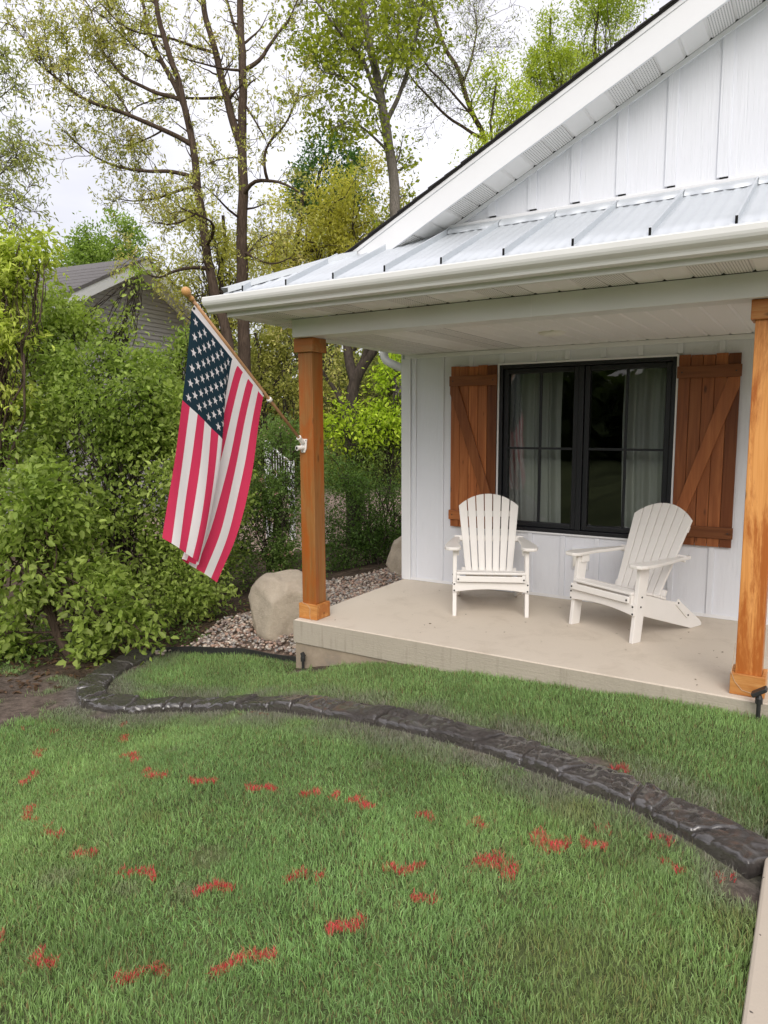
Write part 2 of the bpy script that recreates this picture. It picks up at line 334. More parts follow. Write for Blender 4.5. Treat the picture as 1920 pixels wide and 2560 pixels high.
# window
win = H(MB().box(WX0-.014, WX0, D-.024, D+.002, WZ0-.014, WZ1+.014).box(WX1, WX1+.014, D-.024, D+.002, WZ0-.014, WZ1+.014)
        .box(WX0, WX1, D-.024, D+.002, WZ1, WZ1+.014).box(WX0, WX1, D-.024, D+.002, WZ0-.014, WZ0), 'window', 'trim_white')
def ring(x0, x1, z0, z1, w, ya, yb): return MB().box(x0, x0+w, ya, yb, z0, z1).box(x1-w, x1, ya, yb, z0, z1).box(x0+w, x1-w, ya, yb, z1-w, z1).box(x0+w, x1-w, ya, yb, z0, z0+w)
H(ring(WX0, WX1, WZ0, WZ1, .034, D-.02, D+.10), 'window_frame', 'frame_black', win, bevel=.004)
H(MB().box(1.743, 1.789, D-.012, D+.10, WZ0+.034, WZ1-.034), 'mullion', 'frame_black', win, bevel=.004)
for a, b in ((1.05, 1.743), (1.789, 2.495)):
    H(ring(a+.002, b-.002, WZ0+.036, WZ1-.036, .046, D+.004, D+.06), 'sash', 'frame_black', win, bevel=.006)
    gx0, gx1, gz0, gz1 = a+.046, b-.046, WZ0+.08, WZ1-.08
    me = npmesh('pane', [(gx0, D+.035, gz0), (gx1, D+.035, gz0), (gx1, D+.035, gz1), (gx0, D+.035, gz1)], quads=[(0, 1, 2, 3)])
    link('pane', me, M['glass'], win)
    xm = .5*(gx0+gx1)
    H(MB().box(xm-.011, xm+.011, D+.018, D+.033, gz0, gz1), 'muntin', 'frame_black', win)
    H(MB().box(gx0, gx1, D+.0165, D+.0335, 1.333, 1.353), 'muntin', 'frame_black', win)
# curtains hang inside
def curtain(x0, x1, label):
    n = 90; xs = np.linspace(x0, x1, n); ys = D+.24+.03*np.sin(xs*38+np.sin(xs*9)*1.5)+.012*np.sin(xs*91)
    zs = np.linspace(.05, 2.25, 8)
    V = np.array([(x+.01*math.sin(z*3), y, z) for z in zs for x, y in zip(xs, ys)]); i = np.arange(7)[:, None]*n+np.arange(n-1)[None, :]
    Q = np.stack([i, i+1, i+n+1, i+n], -1).reshape(-1, 4)
    o = link('curtain', npmesh('curtain', V, quads=Q, smooth=True), M['curtain']); tag(o, label, 'curtain', 'curtains behind the window'); return o
curtain(.85, 1.52, 'pale curtain panel behind the left window sash')
curtain(2.07, 2.75, 'pale curtain panel behind the right window sash')
# shutters
def shutter(x0, x1, label, mirror):
    z0, z1 = .585, 2.098; n = 5; wd = (x1-x0)/n
    planks = []
    root = H(MB().box(x0+.01, x1-.01, D-.018, D-.0005, z0+.02, z1-.02), 'shutter', 'shutter_wood_z'); root['label'] = label
    for i in range(n):
        H(MB().box(x0+i*wd+.0015, x0+(i+1)*wd-.0015, D-.038, D-.0185, z0, z1-.004*((i*7) % 3)), 'plank', 'shutter_wood_z', root, bevel=.003)
    H(MB().box(x0-.008, x1+.008, D-.058, D-.0385, 1.915, 2.008), 'rail', 'shutter_wood_x', root, bevel=.003)
    H(MB().box(x0-.008, x1+.008, D-.058, D-.0385, .655, .745), 'rail', 'shutter_wood_x', root, bevel=.003)
    a, b = (x0, x1) if not mirror else (x1, x0); s = 1 if not mirror else -1
    m = MB().prism([(a, 1.914), (a+s*.085, 1.914), (b, .80), (b, .746), (b-s*.075, .746), (a, 1.845)], 'y', D-.058, D-.0385)
    H(m, 'brace', 'shutter_wood_z', root, bevel=.003)
    for z in (1.96, .70):
        for x in (x0+.03, x1-.03): H(MB().lathe([(.006, 0), (.006, .003)], (x, D-.058, z), (0, -1, 0), 8), 'screw', 'bolt_dark', root)
shutter(.535, .998, 'stained cedar shutter left of the window', False)
shutter(2.545, 2.992, 'stained cedar shutter right of the window', True)
# outlet
o = H(MB().box(1.725, 1.872, D-.018, D-.001, .285, .475), 'outlet_block', 'trim_white', bevel=.004)
H(MB().box(1.745, 1.82, D-.05, D-.0185, .315, .445), 'outlet_cover', 'lamp_white', o, bevel=.006)

# beam, ceiling, eave
ZB0, ZB1 = 2.2294, 2.3622
H(MB().box(.037, XR, 0, .17, ZB0, ZB1), 'porch_beam', 'eave_white', bevel=.003)
H(MB().box(.037, .17, .1705, D-.03, ZB0+.001, ZB1), 'porch_beam', 'eave_white')
H(MB().box(1.952, 1.955, -.002, .0005, ZB0+.001, ZB1), 'beam_joint', 'soffit')
pc = H(MB().box(.1705, XR, .1715, D-.001, 2.246, 2.26), 'porch_ceiling', 'soffit')
pan = {}
def panel(name, L, vented, par, loc, rot=None, wd=.152):
    key = (round(L, 4), wd)
    if key not in pan:
        mb = MB(); g = .004; w2 = wd/2
        prof = [(-w2, .011), (-w2+g, .003), (-w2+.012, .0), (w2-.016, 0), (w2-.008, .006), (w2, .011), (w2, .013), (-w2, .013)]
        mb.prism(prof, 'y', 0, L); me0 = bpy.data.meshes.new(name); me0.from_pydata(mb.v, [], mb.f); me0.update(); 
        bm = bmesh.new(); bm.from_mesh(me0); bmesh.ops.recalc_face_normals(bm, faces=bm.faces); bm.to_mesh(me0); bm.free()
        me1 = me0.copy(); me0.materials.append(M['soffit']); me1.materials.append(M['soffit_vented']); pan[key] = (me0, me1)
    o = bpy.data.objects.new(name, pan[key][1 if vented else 0]); COL.objects.link(o); o.parent = par
    if rot is not None: o.matrix_local = Matrix.Translation(loc) @ rot
    else: o.location = loc
    return o
for i in range(37):
    panel('ceiling_panel', D-.031-.172, i in (0, 1, 2, 5, 6), pc, (.248+i*.152, .172, 2.233))
es = H(MB().box(XL+.01, XR, -OV+.01, -.001, 2.378, 2.39), 'eave_soffit', 'soffit')
for i in range(40):
    panel('soffit_panel', OV-.012, (i % 4) in (1, 2), es, (-.22+i*.152, -OV+.011, 2.365))
ls = H(MB().box(XL+.01, .036, .0, 9.5, 2.378, 2.39), 'side_soffit', 'soffit')
for i in range(24):
    panel('soffit_panel', .036-XL-.012, (i % 4) in (1, 2), ls, (.035, .08+i*.152, 2.365), Matrix.Rotation(math.pi/2, 4, 'Z'))
H(MB().box(XL, XR, -OV, -OV+.018, 2.367, 2.52), 'eave_fascia', 'eave_white', bevel=.002)
H(MB().box(XL, XL+.018, -OV+.0185, 9.5, 2.367, 2.52), 'eave_fascia', 'eave_white')
# K-style gutter with end cap
gp = [(-.3435, 2.515), (-.3435, 2.402), (-.356, 2.398), (-.398, 2.398), (-.410, 2.404), (-.416, 2.418), (-.424, 2.428), (-.438, 2.437), (-.452, 2.448), (-.460, 2.462), (-.464, 2.476), (-.464, 2.502), (-.460, 2.509), (-.448, 2.509), (-.446, 2.500)]
gin = [(y+.0035 if y < -.35 else y+.001, z+.003) for y, z in gp[:-3]]
gut = MB(); n = len(gp)
gut.add([(XL-.13, y, z) for y, z in gp]+[(XR, y, z) for y, z in gp], [(i, i+1, i+1+n, i+n) for i in range(n-1)])
g = H(gut, 'gutter', 'eave_white', smooth=False)
sm = g.modifiers.new('s', 'SOLIDIFY'); sm.thickness = .0015
H(MB().prism([gp[i] for i in range(13)], 'x', XL-.133, XL-.1305), 'gutter_end_cap', 'eave_white', g)
# downspout on the side
H(MB().tube([(-.36, 1.98, 2.44), (-.36, 1.98, 2.30), (-.352, 1.98, 2.25), (-.33, 1.98, 2.215), (-.29, 1.98, 2.19), (-.10, 1.98, 2.115), (-.07, 1.98, 2.09), (-.055, 1.98, 2.05), (-.05, 1.98, 1.9), (-.05, 1.98, -.2)], .042, 12), 'downspout', 'eave_white', smooth=True)
# flush porch light
H(MB().lathe([(.10, 0), (.10, -.012), (.088, -.02), (.0875, -.022), (.06, -.03), (.001, -.034)], (1.808, .84, 2.2375), (0, 0, 1), 28), 'porch_light', 'lamp_white', smooth=True)

# metal porch roof: deck, one pan per bay, seams, hip and head flashings
def zr(y): return ZE+SL*(y+OV)
def ytop(x): return min(YG, x-XL-OV)
ZR0 = .012
deck = H(MB().add([(XL, -OV, ZE-.02), (XR, -OV, ZE-.02), (XR, YG, zr(YG)-.02), (XL+OV+YG, YG, zr(YG)-.02)], [(0, 1, 2, 3)])
         .add([(XL, -OV, ZE-.021), (XL, .3, ZE-.021), (XL+OV+.3, .3, zr(.3)-.021)], [(0, 1, 2)]), 'porch_roof', 'roof_metal')
seams = [.2901+.4064*i for i in range(-1, 15)]
edges = [XL]+[s for s in seams if s < XR]+[XR]
for a, b in zip(edges[:-1], edges[1:]):
    xs = np.linspace(a, b, max(4, int((b-a)/.0127))); V = []; Q = []
    for x in xs:
        t = ((x-a)/.4064)*6.0
        ph = t-math.floor(t); rip = .007*max(0, 1-((ph-.5)/.22)**2)
        yt = max(ytop(x), -OV+.002)
        for k in range(5):
            y = -OV-.03+(yt+OV+.03)*k/4; V.append((x, y, zr(y)+rip+.001*math.sin(9*x+3*y)))
        V.append((x, -OV-.03, zr(-OV-.03)-.022))
    for i in range(len(xs)-1):
        for k in range(4): Q.append((i*6+k, (i+1)*6+k, (i+1)*6+k+1, i*6+k+1))
        Q.append((i*6, i*6+5, (i+1)*6+5, (i+1)*6))
    link('roof_pan', npmesh('roof_pan', V, quads=Q, smooth=True), M['roof_metal'], deck)
for s in seams:
    yt = ytop(s)
    if yt < -OV+.05: continue
    w2 = .007; h = .042; y0 = -OV-.028
    H(MB().hexa([(s-w2, y0, zr(y0)-.004), (s+w2, y0, zr(y0)-.004), (s+w2, yt, zr(yt)-.004), (s-w2, yt, zr(yt)-.004)],
                [(s-w2, y0, zr(y0)+h), (s+w2, y0, zr(y0)+h), (s+w2, yt, zr(yt)+h), (s-w2, yt, zr(yt)+h)]), 'seam_rib', 'roof_metal', deck, bevel=.003)
    H(MB().box(s-.0065, s+.0065, y0-.002, y0-.0003, zr(y0)-.002, zr(y0)+h-.004), 'seam_end', 'black_gap', deck)
# left slope and hip cap
for dx in (0,):
    m = MB(); ax = np.array([XL-.02, -OV-.035, ZE-.002]); bx = np.array([XL+OV+.315, .315, zr(.315)+.03]); ax[2] += .03
    rt = np.array([.10, -.03, -.012]); lf = np.array([-.05, .10, -.03])
    m.add([ax, bx, bx+rt, ax+rt, ax+lf, bx+lf], [(0, 1, 2, 3), (0, 4, 5, 1)])
    m.add([ax+rt, bx+rt, bx+rt+np.array([0, 0, -.035]), ax+rt+np.array([0, 0, -.035])], [(0, 1, 2, 3)])
    H(m, 'hip_cap', 'roof_metal', deck)
# closures and head flashing along the gable wall
H(MB().hexa([(1.0, YG-.045, ZT+.012), (XR, YG-.045, ZT+.012), (XR, YG-.001, ZT+.03), (1.0, YG-.001, ZT+.03)], [(1.0, YG-.045, ZT+.034), (XR, YG-.045, ZT+.034), (XR, YG-.001, ZT+.052), (1.0, YG-.001, ZT+.052)]), 'head_flashing', 'trim_white', deck)
rc = random.Random(3)
for a, b in zip(seams[:-1], seams[1:]):
    if b < 1.2 or b > XR: continue
    a2, b2 = max(a+.011, .95), b-.011; xs = np.linspace(a2, b2, 26); V = []
    for x in xs:
        yb = YG-.105+.006*math.sin((x-a)*38); V += [(x, YG-.055, zr(YG-.055)+.040), (x, yb, zr(yb)+.032), (x, yb-.002, zr(yb)+.006)]
    Q = [(i*3+k, i*3+3+k, i*3+4+k, i*3+1+k) for i in range(25) for k in (0, 1)]
    link('closure_strip', npmesh('closure_strip', V, quads=Q), M['roof_metal'], deck)

# gable wall, battens, rake
gw = H(MB().prism([(1.0, ZT-.06), (XR, ZT-.06), (XR, gsof(XRIDGE)-.67), (XRIDGE, gsof(XRIDGE)), (1.0, gsof(1.0))], 'y', YG, YG+.12), 'gable_wall', 'siding')
for i in range(-1, 16):
    x = 1.3885+.3031*i; zt = gsof(min(x, 2*XRIDGE-x-.1))-.03
    if zt < 3.07 or x > 5.9: continue
    H(MB().prism([(x, 3.052), (x+.066, 3.052), (x+.066, zt+.066*GS), (x, zt)], 'y', YG-.013, YG-.0005), 'batten', 'siding', gw, bevel=.003)
    H(MB().box(x+.018, x+.066, YG-.012, YG-.002, 3.0465, 3.0515), 'batten_foot', 'black_gap', gw)
RA = math.atan(GS); ct, st_ = math.cos(RA), math.sin(RA)
def rake_bar(name, mat, x0, x1, off0, off1, y0, y1, par=None, **k):
    return H(MB().hexa([(x0, y0, gsof(x0)+off0), (x1, y0, gsof(x1)+off0), (x1, y1, gsof(x1)+off0), (x0, y1, gsof(x0)+off0)],
                       [(x0, y0, gsof(x0)+off1), (x1, y0, gsof(x1)+off1), (x1, y1, gsof(x1)+off1), (x0, y1, gsof(x0)+off1)]), name, mat, par, **k)
rake_bar('rake_trim', 'trim_white', .9, XRIDGE, -.032, .0, YG-.022, YG-.0005)
rs = rake_bar('rake_soffit', 'soffit', .6, XRIDGE, .014, .03, .318, YG-.023)
Rrot = Matrix.Rotation(-RA, 4, 'Y')
k = 0; xx = .72
while xx < XRIDGE-.1:
    panel('soffit_panel', YG-.024-.319, (k % 4) in (0, 1), rs, (xx, .319, gsof(xx)+.001), Rrot); xx += .152*ct; k += 1
rake_bar('rake_fascia', 'trim_white', XL, XRIDGE, -.001, .165, .300, .3175, bevel=.002)
rake_bar('rake_shingle_mould', 'trim_white', XL, XRIDGE, .1655, .195, .292, .317, bevel=.003)
rake_bar('fascia_lap', 'trim_white', 1.42, XRIDGE, .0, .164, .2985, .2999)
mr = H(MB().hexa([(XL, .285, gsof(XL)+.197), (XRIDGE, .285, gsof(XRIDGE)+.197), (XRIDGE, 9.5, gsof(XRIDGE)+.197), (XL, 9.5, gsof(XL)+.197)],
                 [(XL, .285, gsof(XL)+.206), (XRIDGE, .285, gsof(XRIDGE)+.206), (XRIDGE, 9.5, gsof(XRIDGE)+.206), (XL, 9.5, gsof(XL)+.206)]), 'shingle_roof', 'shingle')
H(MB().hexa([(XRIDGE, .285, gsof(XRIDGE)+.197), (9.5, .285, gsof(XRIDGE)+.197-GS*(9.5-XRIDGE)), (9.5, 9.5, gsof(XRIDGE)+.197-GS*(9.5-XRIDGE)), (XRIDGE, 9.5, gsof(XRIDGE)+.197)],
            [(XRIDGE, .285, gsof(XRIDGE)+.206), (9.5, .285, gsof(XRIDGE)+.206-GS*(9.5-XRIDGE)), (9.5, 9.5, gsof(XRIDGE)+.206-GS*(9.5-XRIDGE)), (XRIDGE, 9.5, gsof(XRIDGE)+.206)]), 'shingle_roof', 'shingle')
xx = XL-.02; i = 0
while xx < XRIDGE-.15:
    dx = .127; e = .276-.006*(i % 2)-.004*rc.random()
    H(MB().hexa([(xx, e, gsof(xx)+.208), (xx+dx+.03, e, gsof(xx+dx+.03)+.2065), (xx+dx+.03, e+.35, gsof(xx+dx+.03)+.2065), (xx, e+.35, gsof(xx)+.208)],
                [(xx, e, gsof(xx)+.219), (xx+dx+.03, e, gsof(xx+dx+.03)+.210), (xx+dx+.03, e+.35, gsof(xx+dx+.03)+.210), (xx, e+.35, gsof(xx)+.219)]), 'shingle', 'shingle', mr)
    xx += dx; i += 1

# porch posts
def post(x0, label):
    y0 = .054; wb = .181; ws = .137; i = (wb-ws)/2
    p = H(MB().box(x0+i, x0+i+ws, y0+i, y0+i+ws, .01, ZB0-.012), 'porch_post', 'post_wood', bevel=.004); p['label'] = label
    for nm, za, zb in (('post_base', .002, .126), ('post_cap', ZB0-.108, ZB0-.0015)):
        t = i-.0015
        for a in ((x0, x0+wb, y0, y0+t), (x0, x0+wb, y0+wb-t, y0+wb), (x0, x0+t, y0+t+.0005, y0+wb-t-.0005), (x0+wb-t, x0+wb, y0+t+.0005, y0+wb-t-.0005)):
            H(MB().box(*a, za, zb), nm, 'post_wood_x', p, bevel=.003)
    return p
post(.0077, 'stained cedar post with the flag bracket'); post(3.1846, 'stained cedar post at the right edge, worn near its foot')

# concrete porch slab on its footing
sl = MB().prism([(-.0, -.19), (3.6, -.19), (6.0, -.19), (6.0, 0), (-.0, 0)], 'y', 0, D+.05).build('porch_slab', M['concrete'], bevel=.008); tag(sl, kind='structure')
se = MB().box(-.002, 6.0, -.006, -.0005, -.188, -.007).box(-.006, -.0025, -.006, D+.05, -.188, -.007).build('slab_edge', M['concrete_edge'], sl)
ft = MB().box(.006, 6.0, .006, D, -.8, -.194).build('porch_footing', M['footing']); tag(ft, kind='structure')
# front walk at the right edge
wk = MB().box(3.474, 4.9, -9, -.02, -.2, -.052).build('walkway', M['walk_concrete'], bevel=.012); tag(wk, kind='structure')

# ---------------------------------------------------------------- adirondack chairs
def chair(name, label, loc, rz):
    c = thing(name, label, 'chair', loc, rz, 'white slatted porch chairs')
    B = lambda mb, nm, mat='plastic_white', par=None, bevel=.004, **k: mb.build(nm, M[mat], par or c, bevel=bevel, **k)
    def bolt(p, ax, par): B(MB().lathe([(.007, 0), (.007, .003), (.004, .005)], p, ax, 8), 'bolt', 'bolt_dark', par, bevel=0)
    lean = .06
    for s in (-1, 1):
        x = s*.292
        lg = B(MB().hexa([(x-.016, 0, 0), (x+.016, 0, 0), (x+.016, .088, 0), (x-.016, .088, 0)], [(x-.016, lean, .545), (x+.016, lean, .545), (x+.016, .098+lean, .545), (x-.016, .098+lean, .545)]), 'front_leg')
        bolt((x+s*.016, .075, .26), (s, 0, 0), lg); bolt((x+s*.016, .085, .33), (s, 0, 0), lg)
        B(MB().box(x-s*.018-.016, x-s*.018+.016, lean+.02, lean+.10, .49, .5445), 'arm_bracket')
        # arm with a wide rounded front and a narrow tail
        out = [(.045, -.02), (.030, .00)]
        pts = []
        xo, xi = x+s*.085, x-s*.052
        pts = [(x-s*.052, .04), (x-s*.040, .0), (x-s*.015, -.018), (x+s*.045, -.018), (x+s*.072, 0.0), (x+s*.085, .05), (x+s*.082, .16), (x+s*.055, .32), (x+s*.020, .50), (x+s*.004, .64), (x-s*.036, .64), (x-s*.040, .50), (x-s*.040, .36), (x-s*.030, .25), (x-s*.045, .12)]
        ar = B(MB().prism(pts, 'z', .5465, .573), 'armrest', bevel=.007)
        bolt((x-s*.016, .64, .559), (0, 1, 0), ar)
        # side rail that ends in the rear foot
        pr = [(.012, .345), (.10, .343), (.22, .315), (.36, .27), (.50, .235), (.60, .205), (.72, .115), (.80, .06), (.835, .022), (.828, .004), (.70, .0), (.685, .006), (.05, .205), (.012, .22)]
        rl = B(MB().prism(pr, 'x', s*.262-.013, s*.262+.013), 'side_rail')
        B(MB().hexa([(s*.279-.007, .50, .215), (s*.279+.007, .50, .215), (s*.279+.007, .64, .09), (s*.279-.007, .64, .09)], [(s*.279-.007, .53, .255), (s*.279+.007, .53, .255), (s*.279+.007, .675, .12), (s*.279-.007, .675, .12)]), 'fold_link', par=rl)
        bolt((s*.2865, .525, .225), (s, 0, 0), rl); bolt((s*.2865, .645, .115), (s, 0, 0), rl)
    # apron with an arched lower edge
    xs = np.linspace(-.308, .308, 17); top = [(x, .283) for x in xs]; bot = [(x, .200+.028*(1-(x/.308)**2)) for x in xs[::-1]]
    ap = B(MB().prism(top+bot, 'y', .004, .024), 'apron', bevel=.003)
    for x in (-.295, .295):
        for z in (.215, .268): bolt((x, .004, z), (0, -1, 0), ap)
    # seat slats follow the rails
    def slat(y0, z0, y1, z1, th=.02, xh=.28):
        d = unit((y1-y0, z1-z0)); n = np.array([-d[1], d[0]])*th
        return MB().prism([(y0, z0), (y1, z1), (y1+n[0], z1+n[1]), (y0+n[0], z0+n[1])], 'x', -xh, xh)
    prof = [(-.004, .291, -.002, .338), (.006, .346, .082, .347), (.092, .347, .165, .331), (.175, .329, .245, .310), (.255, .307, .325, .284), (.335, .281, .395, .262)]
    for i, a in enumerate(prof):
        sl_ = B(slat(*a, xh=.276), 'seat_slat', bevel=.005)
        if i < 1:
            for x in (-.262, .262): bolt((x, a[0]-.021, .315), (0, -1, 0), sl_)
    # back slats fan out to an arched top
    base = np.array([.385, .25]); dirn = unit((.33, .70)); nrm = np.array([-dirn[1], dirn[0]])
    for i in range(7):
        k = i-3; bw = .0505; tw = .0685
        xb, xt = k*.0575, k*.0765
        def tl(x): return .765-1.30*(x*x)-1.2*abs(x)**3
        V = []
        for (x, l) in ((xb-bw/2, 0), (xb+bw/2, 0), (xt+tw/2, tl(xt+tw/2)), (xt, tl(xt)+.0), (xt-tw/2, tl(xt-tw/2))):
            p = base+dirn*l; V.append((x, p[0], p[1]))
        bk = [(x, y-nrm[0]*.02, z-nrm[1]*.02) for x, y, z in V]
        n_ = 5
        B(MB().add(V+bk, [tuple(range(n_)), tuple(range(2*n_-1, n_-1, -1))]+[(j, j+n_, (j+1) % n_+n_, (j+1) % n_) for j in range(n_)]), 'back_slat', bevel=.004)
    for l, xh in ((.04, .235), (.33, .30), (.56, .245)):
        p = base+dirn*l-nrm*.021; q2 = p+dirn*.05; r2 = -nrm*.024
        B(MB().prism([tuple(p), tuple(q2), tuple(q2+r2), tuple(p+r2)], 'x', -xh, xh), 'back_support')
    B(MB().box(-.25, .25, .655, .685, .10, .14), 'rear_stretcher')
    return c
chair('adirondack_chair', 'white slatted adirondack chair facing the lawn, in front of the left shutter', (1.335, .875, 0), math.atan2(.268, .557))
chair('adirondack_chair', 'white slatted adirondack chair turned sideways, in front of the right shutter', (2.215, .865, 0), math.atan2(-.286, .557))

# ---------------------------------------------------------------- flag, pole, bracket
FX = .08
pb = np.array([FX, .035, 1.438]); ptip = np.array([FX, -1.086, 2.389]); pd = unit(ptip-pb)
fp = thing('flagpole', 'slanted wooden flagpole with a gold ball end, fixed to the post', 'flagpole', pb)
PL = np.linalg.norm(ptip-pb)
MB().tube([pb+pd*t for t in (.02, .5, 1.0, PL-.02)], .0118, 12).build('pole', M['pole_wood'], fp, pb, smooth=True)
q = mk('finial_wood', .35, .4); q.base((.55, .30, .11))
MB().lathe([(.013, -.05), (.018, -.045), (.018, -.03), (.013, -.024), (.013, -.012), (.022, -.004), (.029, .012), (.029, .026), (.022, .042), (.010, .05), (.001, .051)], ptip, pd, 18).build('finial', M['finial_wood'], fp, pb, smooth=True)
pr_ = pb+pd*(PL*.325)
MB().lathe([(.019, -.012), (.021, -.008), (.021, .008), (.019, .012)], pr_, pd, 14).build('ring_clip', M['plastic_white'], fp, pb, smooth=True)
MB().tube([pr_+np.array([0, -.012, -.012]), pr_+np.array([0.004, -.03, -.03]), pr_+np.array([0, -.045, -.034])], .005, 6).build('snap_hook', M['bolt_dark'], fp, pb)
bc = np.array([FX, .076, 1.40])
br = thing('flagpole_bracket', 'white cast flagpole bracket screwed to the left post', 'bracket', bc)
MB().prism([(FX-.028, 1.345), (FX+.008, 1.345), (FX+.022, 1.375), (FX+.03, 1.452), (FX-.03, 1.452), (FX-.034, 1.375)], 'y', .064, .0755).build('plate', M['plastic_white'], br, bc, bevel=.003)
MB().lathe([(.015, 0), (.0185, .002), (.0185, .055), (.021, .056), (.021, .064), (.0145, .0645)], pb-pd*.012+np.array([0, .008, -.006]), pd, 14).build('socket', M['plastic_white'], br, bc, smooth=False)
MB().lathe([(.014, 0), (.0175, .002), (.0175, .055), (.020, .056), (.020, .062)], np.array([FX-.004, .062, 1.385]), unit((-.25, -.9, -.05)), 14).build('socket', M['plastic_white'], br, bc)
MB().lathe([(.0125, 0), (.0125, .001)], np.array([FX-.004, .062, 1.385])+unit((-.25, -.9, -.05))*.0625, unit((-.25, -.9, -.05)), 14).build('socket_hole', M['bolt_dark'], br, bc)
for dx, dz in ((-.02, 1.44), (.022, 1.44), (-.012, 1.356)): MB().lathe([(.004, 0), (.004, .002)], (FX+dx, .064, dz), (0, -1, 0), 8).build('screw', M['bolt_dark'], br, bc)
# cloth surface S(u,v): u along the hoist (0 = pole tip), v along the fly (hanging down)
fl_px = lambda pts: np.array([onx(380+x*.3617, 700+y*.3617, FX) for x, y in pts])
def resample(P, n):
    s = np.concatenate([[0], np.cumsum(np.linalg.norm(np.diff(P, axis=0), axis=1))]); t = np.linspace(0, s[-1], n)
    return np.column_stack([np.interp(t, s, P[:, i]) for i in range(3)])
def smoothline(P, n):
    Q = resample(P, n)
    for _ in range(n): Q[1:-1] = .5*Q[1:-1]+.25*(Q[:-2]+Q[2:])
    return Q
NV = 81
EL = smoothline(fl_px([(272, 205), (252, 460), (205, 850), (150, 1280), (80, 1780)]), NV)
ER = smoothline(fl_px([(768, 805), (735, 1000), (700, 1250), (640, 1550), (560, 1830), (445, 2090)]), NV)
ctrl1 = np.array([(0, .0), (.16, .03), (.34, .045), (.52, .052), (.60, .035), (.585, .0), (.50, -.045), (.47, -.075), (.52, -.10), (.62, -.085), (.72, -.05), (.82, -.03), (.92, -.02), (1, .01)])
def section(n=400):
    P = np.column_stack([np.zeros(len(ctrl1)), ctrl1[:, 0]*.60, ctrl1[:, 1]]); Q = smoothline(resample(P, 120), 120) if False else resample(P, 160)
    for _ in range(40): Q[1:-1] = .5*Q[1:-1]+.25*(Q[:-2]+Q[2:])
    return resample(Q, n)
SEC = section(); UU = np.linspace(0, 1, len(SEC))
def surf(u, v):
    u = np.asarray(u, float); v = np.asarray(v, float); vv = np.clip(v, 0, 1)*(NV-1)
    e0 = np.column_stack([np.interp(vv, np.arange(NV), EL[:, i]) for i in range(3)]); e1 = np.column_stack([np.interp(vv, np.arange(NV), ER[:, i]) for i in range(3)])
    wv_ = np.clip(v, 0, 1)**.62
    a = u*(1-wv_)+wv_*np.interp(u, UU, SEC[:, 1])/.60; n = wv_*np.interp(u, UU, SEC[:, 2])
    P = e0*(1-a)[:, None]+e1*a[:, None]
    P[:, 0] += n+.010*np.sin(u*11+v*5)*wv_+.006*np.sin(u*23-v*7)*wv_
    hd = unit((ptip-pb)); off = np.clip(-v, 0, 1)
    P += off[:, None]*1.42*np.array([0, .62, .78])
    P[:, 2] += .004*np.sin(v*17+u*5)
    return P
FC = {'red': (.70, .05, .125), 'white': (.86, .82, .83), 'navy': (.018, .042, .06)}
for k_, c_ in FC.items():
    q = mk('flag_'+k_, .8, .1); nn = q.noise(q.coord((1, 1, 1)), 420, 2); n4 = q.noise(q.coord(), 9, 5, .6)
    q.base(q.mix(q.math('MULTIPLY', n4, .25), c_, tuple(x*.8 for x in c_))).bump(q.math('ADD', nn, q.math('MULTIPLY', q.noise(q.coord((3, 30, 6)), 2, 4), 3.0)), .18, .004)
    t = q.n('ShaderNodeBsdfTranslucent'); t.inputs[0].default_value = (*c_, 1); mx = q.n('ShaderNodeMixShader'); mx.inputs[0].default_value = .25
    q.l(q.b.outputs[0], mx.inputs[1]); q.l(t.outputs[0], mx.inputs[2]); q.l(mx.outputs[0], q.out.inputs[0])
fo = surf([0.0], [0.0])[0]
flag = thing('flag', 'red, white and navy flag with stars and stripes hanging from the slanted pole', 'flag', fo)
def patch(name, u0, u1, v0, v1, nu, nv, mat, par=flag):
    us = np.linspace(u0, u1, nu); vs = np.linspace(v0, v1, nv); U, Vv = np.meshgrid(us, vs); P = surf(U.ravel(), Vv.ravel())-fo
    i = np.arange(nv-1)[:, None]*nu+np.arange(nu-1)[None, :]; Q = np.stack([i, i+1, i+nu+1, i+nu], -1).reshape(-1, 4)
    return link(name, npmesh(name, P, quads=Q, smooth=True), M[mat], par)
patch('header', 0.0, 1.0, -.032, 0.0, 30, 4, 'flag_white')
can = patch('canton', 0, 7/13, 0, .4, 70, 50, 'flag_navy')
for i in range(13):
    patch('stripe', i/13, (i+1)/13, .4 if i < 7 else 0.0, 1.0, 14, 80 if i >= 7 else 50, 'flag_red' if i % 2 == 0 else 'flag_white')
for r in range(9):
    for cidx in range(6 if r % 2 == 0 else 5):
        u = (r+1)*.0538; v = .4*((2*cidx+1)+(0 if r % 2 == 0 else 1))/12.0
        us = [u]; vs = [v]
        for k in range(10):
            R_ = .0308 if k % 2 == 0 else .0308*.40; a = k*math.pi/5
            us.append(u-R_*math.cos(a)); vs.append(v+R_*math.sin(a)*.6)
        P = surf(us, vs); e = 1e-3; nn = np.cross(surf([u+e], [v])[0]-surf([u-e], [v])[0], surf([u], [v+e])[0]-surf([u], [v-e])[0]); nn = unit(nn)
        V = np.vstack([P+nn*.0018, P-nn*.0018])-fo
        T = [(0, k+1, (k+1) % 10+1) for k in range(10)]+[(11, (k+1) % 10+12, k+12) for k in range(10)]
        link('star', npmesh('star', V, tris=T), M['flag_white'], can)
for u in (.012, .985): MB().lathe([(.006, -.003), (.009, -.003), (.009, .003), (.006, .003)], surf([u], [-.016])[0]-fo, (1, 0, 0), 12).build('grommet', M['bolt_dark'], flag)
